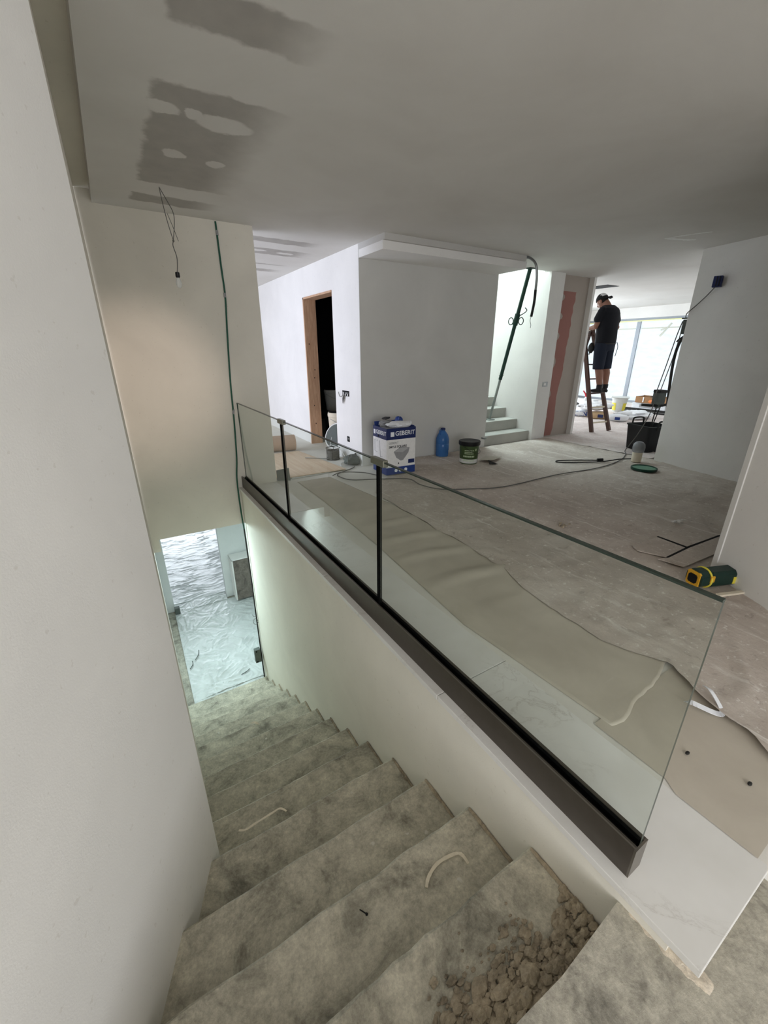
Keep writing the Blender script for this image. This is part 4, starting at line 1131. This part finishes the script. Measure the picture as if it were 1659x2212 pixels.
for z in (.185, .455, .71, .96, 1.215, 1.47, 1.725):
    t = (z - .018) / 1.82
    p, q = FL[0].lerp(FL[1], t), FR[0].lerp(FR[1], t)
    if abs(z - .71) < .01: build('rung', MB().obox((p + q) / 2, ((q - p).length, .075, .024), math.atan2((q - p).y, (q - p).x)), 'ladder_wood', ld)
    else: build('rung', MB().tube([p, q], .0125 if z > .6 else .016, 8), 'ladder_wood' if z > .6 else 'strip_cream', ld, smooth=True)
build('rear_brace', bar((7.53, 5.60, .42), (7.86, 5.575, .42), .02, .03), 'ladder_wood', ld)
build('hinge', MB().tube([(7.52, 5.215, 1.78), (7.88, 5.245, 1.78)], .010, 8), 'steel', ld)

man = thing('person', 'man in dark shirt, shorts and backward cap standing on the ladder facing the wall', 'person', (7.7, 4.8, .725))
body = MB()
def limb(m, pts, rs, seg=12):
    P = []; Q = []
    for i in range(len(pts) - 1):
        for k in range(4):
            t = k / 4; P.append(Vector(pts[i]).lerp(Vector(pts[i + 1]), t)); Q.append(rs[i] + (rs[i + 1] - rs[i]) * t)
    P.append(Vector(pts[-1])); Q.append(rs[-1])
    m.tube(P, Q, seg)
    for p, r_ in zip(pts, rs): m.sphere(p, r_ * .995, seg, 8)
hipL, hipR = (7.60, 4.83, 1.56), (7.80, 4.83, 1.56)
kneeL, kneeR = (7.605, 4.83, 1.18), (7.795, 4.80, 1.18)
ankL, ankR = (7.615, 4.745, .83), (7.80, 4.745, .83)
for h_, k_, a_ in ((hipL, kneeL, ankL), (hipR, kneeR, ankR)):
    cf = tuple((k_[i] * .66 + a_[i] * .34) for i in range(3)); cf = (cf[0], cf[1] - .012, cf[2])
    limb(body, [h_, k_, cf, a_], [.095, .064, .066, .042])
# torso: pelvis up to the shoulders, rounded back
tors = [((7.7, 4.835, 1.50), .165, .125), ((7.7, 4.835, 1.62), .175, .135), ((7.7, 4.845, 1.78), .172, .142), ((7.7, 4.855, 1.93), .188, .145), ((7.7, 4.86, 2.06), .205, .138), ((7.7, 4.875, 2.15), .175, .112), ((7.7, 4.895, 2.20), .10, .085)]
body.loft(tors, 20)
limb(body, [(7.7, 4.90, 2.17), (7.7, 4.955, 2.25)], [.068, .062])
hm = Matrix.Rotation(R(-38), 3, 'X')
HC = Vector((7.695, 5.025, 2.285))
body.sphere(HC, (.076, .095, .112), 18, 12, hm)
body.sphere(HC + hm @ Vector((0, .030, -.062)), (.056, .066, .058), 14, 10, hm)     # jaw
body.sphere(HC + hm @ Vector((0, .102, -.025)), (.013, .02, .026), 10, 8, hm)       # nose
body.sphere(HC + hm @ Vector((0, .088, -.066)), (.024, .012, .009), 8, 6, hm)       # mouth
for sx in (-1, 1): body.sphere(HC + hm @ Vector((sx * .077, -.005, -.015)), (.011, .022, .034), 10, 8, hm)  # ears
shL, shR = (7.50, 4.875, 2.095), (7.90, 4.865, 2.095)
elL, elR = (7.475, 4.925, 1.855), (7.945, 4.815, 1.85)
wrL, wrR = (7.575, 5.125, 1.83), (7.845, 5.07, 1.84)
limb(body, [shL, elL, wrL], [.058, .043, .029])
limb(body, [shR, elR, wrR], [.058, .043, .029])
def hand(m, w, fwd, side, top):
    """Palm and five bent digits closing over the ladder head."""
    w, fwd, side = Vector(w), Vector(fwd).normalized(), Vector(side).normalized()
    dn = Vector((0, 0, -1))
    c = w + fwd * .055
    m.tube([w, w + fwd * .03, c, w + fwd * .09], [.028, .034, .038, .034], 10)
    for i, ln in enumerate((.070, .078, .074, .058)):
        r0 = w + fwd * .085 + side * (-.030 + .0205 * i)
        p1 = r0 + fwd * ln * .45 + dn * .006; p2 = p1 + fwd * ln * .22 + dn * ln * .35; p3 = p2 - fwd * ln * .10 + dn * ln * .30
        m.tube([r0 - fwd * .02, r0, p1, p2, p3], [.0105, .010, .0095, .009, .0075], 8)
    t0 = w + fwd * .03 - side * .030
    m.tube([t0, t0 - side * .022 + fwd * .02 + dn * .008, t0 - side * .020 + fwd * .05 + dn * .022, t0 - side * .012 + fwd * .068 + dn * .034], [.0125, .0115, .0105, .008], 8)
hand(body, (7.575, 5.125, 1.845), (.25, .9, .02), (-.95, .25, 0), 0)
hand(body, (7.845, 5.07, 1.855), (-.05, 1, .02), (.98, .05, 0), 0)
body.loft([((7.615, 4.75, .80), .042, .05), ((7.615, 4.76, .86), .038, .042)], 12)
bo = build('body', body, 'skin', man)
rm = bo.modifiers.new('remesh', 'REMESH'); rm.mode = 'VOXEL'; rm.voxel_size = .0065; rm.use_smooth_shade = True
sm_ = bo.modifiers.new('smooth', 'SMOOTH'); sm_.factor = .5; sm_.iterations = 2
def cloth(name, mb, mat, vox=.009, parent=man):
    o = build(name, mb, mat, parent)
    r_ = o.modifiers.new('remesh', 'REMESH'); r_.mode = 'VOXEL'; r_.voxel_size = vox; r_.use_smooth_shade = True
    s2 = o.modifiers.new('smooth', 'SMOOTH'); s2.factor = .5; s2.iterations = 4
    return o
sh = MB()
sh.loft([((7.7, 4.835, 1.575), .20, .165), ((7.7, 4.835, 1.66), .198, .168), ((7.7, 4.845, 1.80), .192, .168), ((7.7, 4.852, 1.95), .208, .168), ((7.7, 4.855, 2.07), .224, .160), ((7.7, 4.868, 2.15), .20, .135), ((7.7, 4.89, 2.205), .105, .095)], 26)
limb(sh, [(7.52, 4.87, 2.10), (7.478, 4.91, 1.975)], [.078, .070])
limb(sh, [(7.88, 4.86, 2.10), (7.935, 4.84, 1.965)], [.078, .070])
cloth('shirt', sh, 'shirt')
so = MB()
so.loft([((7.7, 4.835, 1.46), .188, .148), ((7.7, 4.835, 1.60), .186, .148)], 24)
for h_, k_ in ((hipL, kneeL), (hipR, kneeR)):
    so.tube([(h_[0], h_[1], 1.58), (h_[0], h_[1], 1.40), (k_[0], k_[1] - .005, 1.135)], [.118, .112, .094], 16)
cloth('shorts', so, 'shorts')
for a_, yaw_ in ((ankL, -4), (ankR, 16)):
    s = MB(); rz_ = Matrix.Rotation(R(-yaw_ if yaw_ > 0 else yaw_), 3, 'Z')
    secs = [(-.085, .030, .05), (-.05, .038, .075), (0, .040, .082), (.07, .044, .062), (.15, .048, .046), (.205, .040, .036), (.232, .02, .024)]
    vs = []; seg = 14
    for y_, w_, h_ in secs:
        for k in range(seg):
            t = 2 * math.pi * k / seg
            vs.append(rz_ @ Vector((w_ * math.cos(t), y_, h_ * .5 + h_ * .5 * math.sin(t))) + Vector((a_[0], a_[1] + .02, .726)))
    n_ = len(secs)
    s.add(vs, [[i * seg + k, i * seg + (k + 1) % seg, (i + 1) * seg + (k + 1) % seg, (i + 1) * seg + k] for i in range(n_ - 1) for k in range(seg)] + [list(range(seg))[::-1], list(range((n_ - 1) * seg, n_ * seg))])
    s.tube([(a_[0], a_[1], .80), (a_[0], a_[1], .872)], [.05, .051], 14)
    cloth('shoe', s, 'shoe', .006)
capo = MB()
vs = []
cm = Matrix.Rotation(R(-20), 3, 'X')
for i in range(9):
    a = math.pi / 2 * i / 8
    for k in range(24):
        t = 2 * math.pi * k / 24
        vs.append(HC + cm @ Vector((.086 * math.cos(a) * math.cos(t), .105 * math.cos(a) * math.sin(t), .012 + .115 * math.sin(a))))
cap_ = MB(); cap_.add(vs, [[i * 24 + k, i * 24 + (k + 1) % 24, (i + 1) * 24 + (k + 1) % 24, (i + 1) * 24 + k] for i in range(8) for k in range(24)])
cap_.mi = [1 if (2 <= (j // 24) and 14 <= (j % 24) <= 21) or (j // 24 >= 3 and (j % 24) > 12) else 0 for j in range(len(cap_.f))]
co = build('cap', cap_, ['cap_black', 'cap_white'], man, smooth=True)
s2 = co.modifiers.new('thick', 'SOLIDIFY'); s2.thickness = .004; s2.offset = 1
v_ = MB().grid(12, 6, lambda u, v: HC + cm @ Vector(((u - .5) * .15 * math.sqrt(max(.02, 1 - (v * .93) ** 2)) , -.092 - .080 * v, .020 - .10 * (u - .5) ** 2 - .012 * v)))
vo = build('cap_visor', v_, 'cap_black', co, smooth=True)
s3 = vo.modifiers.new('thick', 'SOLIDIFY'); s3.thickness = .006
hb = MB().sphere(HC + hm @ Vector((0, -.012, -.008)), (.0795, .088, .085), 18, 10, hm)
build('hair', MB().add([p for p in hb.v], [f_ for f_ in hb.f if all((hm.transposed() @ (hb.v[i] - HC)).y < .015 for i in f_)]), 'hair', man, smooth=True)
build('beard', crumple(HC + hm @ Vector((0, .050, -.093)), .044, .040, .036, 4, 16, 10, .15), 'hair', man, smooth=True)
for sx in (-1, 1): build('eye', MB().sphere(HC + hm @ Vector((sx * .030, .088, -.004)), (.012, .008, .008), 8, 6, hm), 'eye', man, smooth=True)
pch = crumple((7.535, 4.985, 1.50), .05, .05, .085, 6, 16, 10, .2)
pch.tube([(7.53, 5.0, 1.44), (7.53, 5.005, 1.385)], .010, 6)
build('tool_pouch', pch, 'black_rubber', man, smooth=True)
build('belt', MB().tube([(7.7 + .192 * math.cos(t), 4.835 + .155 * math.sin(t), 1.572) for t in [2 * math.pi * k / 28 for k in range(29)]], .012, 6, cap=False), 'black_rubber', man, smooth=True)
build('hanging_strap', MB().tube(smooth_path([(7.84, 4.70, 1.60), (7.86, 4.68, 1.52), (7.85, 4.685, 1.42), (7.86, 4.70, 1.36)], 5), .006, 5), 'black_rubber', man, smooth=True)

# ------------------------------------------------------------------ lounge clutter
def sack(name, label, c, size, rz, mat, seed, group):
    m = MB().sphere((0, 0, 0), (1, 1, 1), 28, 14)
    vs = []
    q = Matrix.Rotation(rz, 3, 'Z')
    for p in m.v:
        x = math.copysign(abs(p.x) ** .55, p.x); y = math.copysign(abs(p.y) ** .55, p.y); z = math.copysign(abs(p.z) ** .8, p.z)
        k = 1 + .06 * nz(p.x * 3 + seed, p.y * 3, p.z * 3)
        vs.append(q @ Vector((x * size[0] / 2 * k, y * size[1] / 2 * k, z * size[2] / 2 * k)) + Vector(c) + Vector((0, 0, size[2] / 2)))
    t = thing(name, label, 'sack', (c[0], c[1], c[2] + .004), group)
    build('bag', MB().add(vs, m.f), mat, t, smooth=True)
    return t
yawS = R(-58)
s = sack('plaster_sack', 'white plaster sack with blue lettering lying left of the ladder foot', (9.22, 6.12, .012), (.40, .40, .145), R(-63), 'sack_white', 1, 'plaster sacks on the lounge floor')
text('lettering', 'SEMIN', .125, 'blue_print', (9.06, 6.02, .085), (R(84), 0, R(-63)), s, .004, 'CENTER')
s = sack('plaster_sack', 'brown paper plaster sack lying between the ladder rails', (9.25, 5.66, .012), (.40, .40, .15), R(-62), 'sack_brown', 2, 'plaster sacks on the lounge floor')
build('blue_panel', MB().obox((9.085, 5.51, .09), (.11, .006, .07), R(-62)), 'dark_blue', s)
s = sack('plaster_sack', 'white and blue plaster sack right of the ladder foot', (9.25, 5.20, .012), (.40, .36, .14), R(-66), 'sack_white', 3, 'plaster sacks on the lounge floor')
build('blue_panel', MB().obox((9.09, 5.12, .085), (.10, .006, .06), R(-66)), 'blue_print', s)
tag(build('plastic_wrap', crumple((9.4, 5.9, .26), .30, .34, .085, 31, 40, 16, .5), 'white_plastic_film', smooth=True), 'heap of crumpled white plastic on top of the sacks', 'film')
tag(build('plastic_wrap', crumple((9.95, 5.25, .085), .40, .28, .085, 41, 40, 16, .55), 'white_plastic_film', smooth=True), 'low heap of white plastic right of the sacks', 'film')
sbt = thing('spray_bottle', 'white bottle with a red spout standing behind the sacks', 'bottle', (10.0, 6.52, .012))
build('body', MB().lathe([(.06, .012), (.075, .03), (.075, .26), (.05, .33), (.028, .37), (.024, .38)], (10.0, 6.52, 0), 18), 'sack_white', sbt, smooth=True)
build('spout', MB().tube([(10.0, 6.52, .37), (9.98, 6.55, .45), (9.95, 6.60, .52)], [.026, .02, .014], 8), 'red', sbt, smooth=True)
bucket('mortar_bucket', 'pale mortar tub with yellow sides under the window', 10.68, 6.04, .012, .135, .175, .36, 'bucket_white', None, None)
yb = bpy.data.objects['mortar_bucket']
rr2 = lambda z: .135 + .040 * (z - .012) / .31
a0 = math.atan2(-6.04, -10.68)
build('label_patch', arc_patch(10.68, 6.04, rr2, a0 - 1.3, a0 - .45, .06, .24, 8, .003), 'yellow', yb)
build('label_patch', arc_patch(10.68, 6.04, rr2, a0 + .55, a0 + 1.3, .06, .24, 8, .003), 'yellow', yb)
build('rim_flange', MB().obox((10.68, 6.04, .372), (.44, .40, .012), R(30)), 'bucket_white', yb, bevel=.004)
pr = thing('metal_profile', 'long dark aluminium profile lying along the window', 'profile', (11.05, 5.9, .012))
t = MB()
for dx, z0, z1 in ((0, .012, .05), (.0, .062, .10), (.04, .012, .11), (.08, .012, .05)): t.box((11.0 + dx, 4.7, z0), (11.03 + dx, 7.15, z1))
build('bars', t, 'black_rubber', pr); build('face', MB().box((11.002, 4.7, .05), (11.03, 7.15, .062)), 'steel', pr)
tag(build('plank', MB().box((10.9, 7.2, .012), (11.1, 8.0, .05)).box((10.95, 7.3, .05), (11.05, 7.8, .09)), 'black_rubber'), 'dark short planks stacked left of the mortar tub', 'plank')
tag(build('foam_block', MB().box((11.55, 7.3, .012), (11.8, 8.2, .13)), 'styrofoam'), 'white foam slab near the left window corner', 'foam')
cb = thing('foam_carton', 'grey foam block carrying an open brown carton by the window', 'block', (11.9, 5.85, .012))
build('block', MB().box((11.75, 5.45, .012), (12.15, 6.30, .17)), 'styrofoam', cb, bevel=.01)
build('print_panel', MB().box((11.742, 5.6, .05), (11.75, 6.1, .13)), 'grey_print', cb)
cx_ = thing('open_carton', 'low open brown carton with orange pieces on the foam block', 'carton', (11.9, 5.85, .171))
t = MB().box((11.72, 5.35, .172), (12.1, 6.22, .18)).box((11.72, 5.35, .18), (11.73, 6.22, .33)).box((12.09, 5.35, .18), (12.1, 6.22, .34)).box((11.73, 5.35, .18), (12.09, 5.36, .33)).box((11.73, 6.21, .18), (12.09, 6.22, .33))
build('tray', t, 'kraft', cx_)
build('white_corner', MB().box((11.712, 6.0, .19), (11.719, 6.03, .32)), 'carton_white', cx_)
build('orange_piece', crumple((11.69, 5.75, .225), .03, .10, .04, 5, 12, 8), flat('orange', rgb(214, 120, 60)), cx_, smooth=True)
build('contents', crumple((11.86, 5.78, .30), .10, .12, .07, 9, 14, 8), 'black_rubber', cx_, smooth=True)
tag(build('black_bag', crumple((10.75, 4.72, .12), .22, .20, .12, 51, 24, 12, .3), 'black_plastic', smooth=True), 'black rubbish bag slumped beyond the mixer', 'bag')

# tub, paddle mixer, jar, sieve by the pillar
tub = thing('mortar_tub', 'square black builders tub with two loop handles by the pillar', 'tub', (6.85, 3.33, .012))
def rsq(cx, cy, h, r, n=6, rz=R(-18)):
    out = []
    for q in range(4):
        for k in range(n):
            a = math.pi / 2 * (q + k / (n - 1))
            sx, sy = ((1, 1), (-1, 1), (-1, -1), (1, -1))[q]
            x, y = sx * (h - r) + r * math.cos(a), sy * (h - r) + r * math.sin(a)
            out.append((cx + x * math.cos(rz) - y * math.sin(rz), cy + x * math.sin(rz) + y * math.cos(rz)))
    return out
m = MB(); lv = [(.195, .012), (.20, .03), (.228, .38), (.238, .382), (.238, .40), (.222, .40), (.196, .06)]
vs = [(x, y, z) for h, z in lv for x, y in rsq(6.85, 3.33, h, .05)]
n_ = 24
m.add(vs, [[i * n_ + k, i * n_ + (k + 1) % n_, (i + 1) * n_ + (k + 1) % n_, (i + 1) * n_ + k] for i in range(len(lv) - 1) for k in range(n_)] + [list(range(n_))[::-1], list(range((len(lv) - 1) * n_, len(lv) * n_))])
build('body', m, 'black_plastic', tub, smooth=True)
build('rim_dust', MB().add([(x, y, .4005) for x, y in rsq(6.85, 3.33, .238, .05)] + [(x, y, .4005) for x, y in rsq(6.85, 3.33, .222, .05)], [[k, (k + 1) % 24, 24 + (k + 1) % 24, 24 + k] for k in range(24)]), 'bag_grey', tub)
for sgn in (-1, 1):
    cz = Vector((6.85, 3.33, 0)) + Vector((math.cos(R(-108)), math.sin(R(-108)), 0)) * .24 * (-sgn)
    dxy = Vector((math.cos(R(-18)), math.sin(R(-18)), 0))
    pts = [cz + dxy * a + Vector((0, 0, z)) for a, z in ((-.10, .35), (-.10, .44), (-.07, .475), (.07, .475), (.10, .44), (.10, .35))]
    build('handle', MB().tube(smooth_path(pts, 4), .013, 8), 'black_rubber', tub, smooth=True)
mx = thing('paddle_mixer', 'grey electric paddle mixer standing in the black tub', 'mixer', (6.85, 3.33, .07))
build('motor', MB().obox((6.94, 3.34, .78), (.13, .12, .17), R(-18)).tube([(6.94, 3.34, .64), (6.94, 3.34, .70)], [.03, .05], 12), 'bag_grey', mx, bevel=.01)
build('motor_cap', MB().obox((6.94, 3.34, .885), (.135, .125, .045), R(-18)), 'black_rubber', mx, bevel=.008)
build('handle', MB().tube([(6.72, 3.46, .69), (6.82, 3.39, .68), (6.98, 3.29, .68), (7.08, 3.24, .70)], .020, 10), 'black_rubber', mx, smooth=True)
build('shaft', MB().tube([(6.93, 3.34, .66), (6.86, 3.34, .09)], .009, 8).tube([(6.98, 3.31, .66), (6.92, 3.33, .40), (6.88, 3.33, .10)], .008, 8), 'black_rubber', mx, smooth=True)
build('paddle', MB().tube([(6.86 + .07 * math.cos(t), 3.34 + .07 * math.sin(t), .085) for t in [2 * math.pi * k / 16 for k in range(17)]], .008, 6, cap=False), 'steel', mx, smooth=True)
hk = thing('cable_hanger', 'black bracket and ribbed box fixed to the pillar edge', 'bracket', (6.27, 2.92, 1.75))
build('box', MB().obox((6.275, 2.915, 1.735), (.035, .05, .17), R(10)), 'bag_grey', hk, bevel=.006)
build('arm', MB().tube([(6.29, 2.90, 1.63), (6.30, 2.955, 1.59), (6.30, 2.975, 1.56)], .009, 8), 'black_plastic', hk, smooth=True)
build('ledge', MB().obox((6.278, 2.925, 1.835), (.04, .07, .012), R(10)), 'black_plastic', hk)
tag(build('power_cable', MB().tube(smooth_path([(6.30, 2.96, 1.80), (6.42, 3.05, 1.62), (6.58, 3.17, 1.258), (6.59, 3.225, .88), (6.58, 3.235, .618), (6.54, 3.32, .30), (6.50, 3.40, .10), (6.42, 3.40, .03), (6.21, 3.27, .022), (5.75, 3.10, .024), (5.14, 3.03, .024), (4.40, 3.10, .026), (3.52, 3.10, .024), (3.1, 3.25, .024), (2.82, 3.40, .030), (2.73, 3.64, .032), (2.74, 3.90, .032), (2.45, 4.10, .024), (2.18, 4.25, .018), (2.12, 4.45, .012), (2.16, 4.60, .010), (2.42, 4.74, .010), (2.50, 4.80, .010)], 10), .0065, 6), 'grey_cable', smooth=True),
    'long dark cable running across the hall floor up to the pillar', 'cable')
tag(build('power_cable', MB().tube(smooth_path([(6.31, 2.95, 1.78), (6.44, 3.02, 1.586), (6.64, 3.14, 1.32), (6.82, 3.27, 1.0), (6.94, 3.34, .912)], 8), .006, 6), 'grey_cable', smooth=True), 'thin cable from the pillar bracket down to the paddle mixer', 'cable')
tag(build('power_cable', MB().tube(smooth_path([(2.05, 4.52, .026), (2.2, 4.58, .030), (2.42, 4.45, .026), (2.52, 4.33, .014), (2.56, 4.24, .012)], 8), .006, 6), 'grey_cable', smooth=True), 'short grey cable end looping in front of the tall carton', 'cable')
tag(build('thick_hose', MB().tube(smooth_path([(6.315, 2.93, 1.60), (6.42, 3.01, 1.46), (6.46, 3.03, 1.264), (6.46, 3.01, 1.026), (6.46, 2.985, .806), (6.47, 2.955, .60), (6.47, 2.95, .40)], 8), .018, 10), 'black_rubber', smooth=True), 'thick black hose hanging down beside the pillar edge', 'hose')
pts = [(5.3, 3.27, .026), (4.95, 3.42, .026), (5.05, 3.52, .026), (5.45, 3.40, .026), (5.68, 3.22, .030)]
ec = thing('extension_cord', 'black cord loop with a plug on the pale floor by the sieve', 'cord', (5.4, 3.2, .02))
build('cord', MB().tube(smooth_path([(6.24, 3.09, .024), (6.06, 3.07, .024), (5.75, 3.10, .048), (5.45, 3.20, .030), (5.0, 3.45, .026), (5.02, 3.55, .026), (5.30, 3.42, .026), (5.52, 3.25, .030)], 8), .008, 6), 'black_rubber', ec, smooth=True)
build('plug', MB().tube([(5.50, 3.265, .036), (5.56, 3.22, .036)], [.02, .026], 10), 'black_plastic', ec, smooth=True)
jr = thing('plastic_jar', 'cream plastic jar under a clear hood beside the pillar', 'jar', (5.93, 2.965, .018))
build('body', MB().lathe([(.055, .018), (.062, .025), (.062, .15), (.05, .165)], (5.93, 2.965, 0), 20), 'strip_cream', jr, smooth=True)
build('hood', MB().lathe([(.066, .155), (.075, .17), (.078, .22), (.07, .265), (.045, .292), (.02, .302)], (5.93, 2.965, 0), 20), 'clear_cap', jr, smooth=True)
build('grey_insert', MB().lathe([(.03, .19), (.045, .20), (.045, .24), (.03, .25)], (5.95, 2.945, 0), 14), 'bag_grey', jr, smooth=True)
sv = thing('round_sieve', 'flat round green sieve lying before the pillar', 'sieve', (5.60, 2.68, .018))
build('rim', MB().lathe([(.138, .018), (.15, .018), (.152, .045), (.146, .048), (.136, .044), (.136, .02)], (5.60, 2.68, .004), 36), 'rim_green', sv, smooth=True)
build('mesh_disc', MB().lathe([(.137, .034), (.137, .036)], (5.60, 2.68, .004), 36), 'sieve_mesh', sv)
sn = thing('sensor_box', 'small dark blue box on the pillar wall with its cable', 'box', (6.16, 2.60, 2.2))
build('box', MB().obox((6.128, 2.605, 2.195), (.07, .085, .115), R(13)), 'dark_blue', sn, bevel=.005)
m = MB()
for k in range(3): m.obox((6.091, 2.575 + .028 * k, 2.195), (.006, .010, .10), R(13))
build('rib', m, 'black_plastic', sn)
build('cable', MB().tube(smooth_path([(6.128, 2.62, 2.14), (6.165, 2.70, 2.06), (6.20, 2.80, 1.97), (6.222, 2.875, 1.91), (6.235, 2.905, 1.88), (6.262, 2.918, 1.846)], 6), .0055, 6), 'grey_cable', sn, smooth=True)

# ------------------------------------------------------------------ laser tool by the right wall
ls = thing('laser_tool', 'dark green and yellow measuring laser lying by the right wall', 'tool', (3.09, .90, .018))
ax = Vector((.93, -.36, 0)).normalized(); sd = Vector((.36, .93, 0)).normalized(); up = Vector((0, 0, 1)); L0 = Vector((3.085, .905, .018))
def lp(a, b, c): return L0 + ax * a + sd * b + up * c
def lbox(m, a0, a1, b0, b1, c0, c1, ch_=.02):
    pr_ = [(b0 + ch_, c0), (b1 - ch_, c0), (b1, c0 + ch_), (b1, c1 - ch_), (b1 - ch_, c1), (b0 + ch_, c1), (b0, c1 - ch_), (b0, c0 + ch_)]
    vs = [lp(a, b, c) for a in (a0, a1) for b, c in pr_]
    return m.add(vs, [list(range(8))[::-1], list(range(8, 16))] + [[i, (i + 1) % 8, 8 + (i + 1) % 8, 8 + i] for i in range(8)])
build('body', lbox(MB(), -.05, .155, -.055, .055, 0, .11), 'tool_green', ls, bevel=.004)
build('head', lbox(MB(), -.145, -.05, -.06, .06, 0, .12, .035), 'tool_green', ls, bevel=.006)
build('ring', MB().tube([lp(-.075, .064 * math.cos(t), .06 + .064 * math.sin(t)) for t in [2 * math.pi * k / 32 for k in range(33)]], .006, 8, cap=False), 'yellow', ls, smooth=True)
build('front_bar', lbox(MB(), -.152, -.138, -.045, .045, .01, .11, .01), 'orange_yellow', ls)
build('lens', lbox(MB(), -.158, -.150, -.03, .03, .03, .09, .01), 'void', ls)
build('yellow_patch', lbox(MB(), -.085, -.055, -.064, -.052, .05, .095, .004), 'orange_yellow', ls)
build('label', lbox(MB(), .10, .148, -.058, -.05, .02, .07, .003), 'yellow', ls)
build('end_cap', lbox(MB(), .155, .168, -.05, .05, .01, .10, .015), 'black_plastic', ls, bevel=.003)
tag(build('timber_lath', MB().prism([(2.95, .80), (3.17, .72), (3.18, .74), (2.96, .825)], .016, .03), 'strip_cream'), 'pale thin lath on the floor in front of the laser', 'lath')

# ------------------------------------------------------------------ ceiling and end wall fittings
bl = thing('bare_bulb', 'bare bulb hanging from twisted wires under the ceiling', 'lamp', (.56, 4.05, 2.575))
m = MB()
m.tube(smooth_path([(.545, 4.05, 2.58), (.553, 4.05, 2.47), (.566, 4.05, 2.36), (.585, 4.05, 2.25)], 6), .0028, 6)
m.tube(smooth_path([(.545, 4.05, 2.58), (.585, 4.05, 2.50), (.615, 4.05, 2.43), (.612, 4.05, 2.36), (.587, 4.05, 2.25)], 6), .0028, 6)
m.tube(smooth_path([(.572, 4.05, 2.42), (.60, 4.05, 2.33), (.622, 4.05, 2.245)], 6), .0022, 6)
m.sphere((.586, 4.05, 2.243), .008, 8, 6)
m.tube(smooth_path([(.586, 4.05, 2.243), (.578, 4.05, 2.21), (.592, 4.05, 2.14), (.588, 4.05, 2.085), (.578, 4.05, 2.03)], 6), .0034, 6)
build('wire', m, 'grey_cable', bl, smooth=True)
build('lamp_socket', MB().lathe([(.010, 2.032), (.016, 2.028), (.017, 2.0), (.013, 1.992)], (.578, 4.05, 0), 14), 'black_plastic', bl, smooth=True)
build('bulb', MB().lathe([(.011, 1.994), (.014, 1.985), (.021, 1.965), (.022, 1.945), (.015, 1.925), (.004, 1.918)], (.578, 4.05, 0), 16), 'bulb_glass', bl, smooth=True)
gc = thing('green_cable', 'dark green cable taped down the end wall and parapet to the lower hall', 'cable', (1.0, 4.70, 2.0))
build('upper_run', MB().tube(smooth_path([(1.067, 4.709, 2.57), (1.068, 4.709, 2.5), (1.07, 4.709, 2.2), (1.074, 4.709, 1.95), (1.05, 4.709, 1.62), (1.02, 4.709, 1.15), (1.005, 4.70, .75), (.98, 4.69, .35), (.952, 4.69, .1), (.950, 4.69, -.25), (.958, 4.69, -.5)], 8), .0085, 8), 'green_cable', gc, smooth=True)
build('lower_run', MB().tube(smooth_path([(.958, 4.69, -.5), (.963, 4.69, -.9), (.966, 4.685, -1.25), (.965, 4.685, -1.6), (.966, 4.685, -1.95), (.967, 4.685, -2.2), (.967, 4.68, -2.45), (.965, 4.66, -2.76)], 8), .0085, 8), 'black_rubber', gc, smooth=True)
m = MB()
for z in (2.50, 1.98): m.tube([(1.071, 4.706, z), (1.071, 4.706, z - .04)], .011, 8)
m.tube([(1.015, 4.705, .87), (1.005, 4.70, .82)], .011, 8)
build('tape_wrap', m, 'grey_print', gc, smooth=True)
m = MB()
m.tube([(.945 + .03 * math.cos(t), 4.66 + .02 * math.sin(t), -1.78 + .03 * math.sin(t)) for t in [k * .5 for k in range(13)]], .003, 5)
m.tube(smooth_path([(.965, 4.68, -1.72), (.93, 4.66, -1.70), (.915, 4.65, -1.66)], 4), .003, 5)
build('loose_wire', m, 'grey_cable', gc, smooth=True)
jb = thing('junction_box', 'grey junction box on the lower end of the parapet wall', 'box', (.94, 4.66, -2.33))
build('box', MB().obox((.915, 4.665, -2.30), (.075, .06, .20)), 'bag_grey', jb, bevel=.004)
m = MB()
for z in (-2.22, -2.38): m.tube([(.90, 4.636, z), (.90, 4.630, z)], .010, 10)
build('screw', m, 'void', jb)
vt = thing('ceiling_slot', 'black linear slot in the ceiling above the man', 'vent', (8.16, 5.38, CZ - .006))
build('opening', MB().box((7.98, 5.16, CZ - .006), (8.32, 5.62, CZ + .001)), 'void', vt)
build('lip', MB().box((7.97, 5.15, CZ - .004), (7.98, 5.63, CZ)).box((8.32, 5.15, CZ - .004), (8.33, 5.63, CZ)), 'black_plastic', vt)
# white smear on the ceiling by the pillar
def smear(pts, w):
    P = smooth_path(pts, 6); vs = []
    for i, p in enumerate(P):
        d = (P[min(i + 1, len(P) - 1)] - P[max(i - 1, 0)]).normalized(); s_ = Vector((-d.y, d.x, 0))
        k = w * (.55 + .9 * abs(nz(i * .45, 3)))
        vs += [p - s_ * k, p + s_ * k]
    return MB().add(vs, [[2 * i, 2 * i + 1, 2 * i + 3, 2 * i + 2] for i in range(len(P) - 1)])
m = smear([(5.45, 2.48, CZ - .001), (5.40, 2.58, CZ - .001), (5.36, 2.72, CZ - .001), (5.33, 2.88, CZ - .001)], .028)
q = smear([(5.33, 2.86, CZ - .0012), (5.47, 2.82, CZ - .0012), (5.62, 2.76, CZ - .0012), (5.66, 2.72, CZ - .0012)], .04); m.add(q.v, q.f)
tag(build('white_smear', m, flat('smear_bright', rgb(240, 240, 238), .8)), 'angled white smear on the ceiling by the dark wall', 'smear', kind='structure')
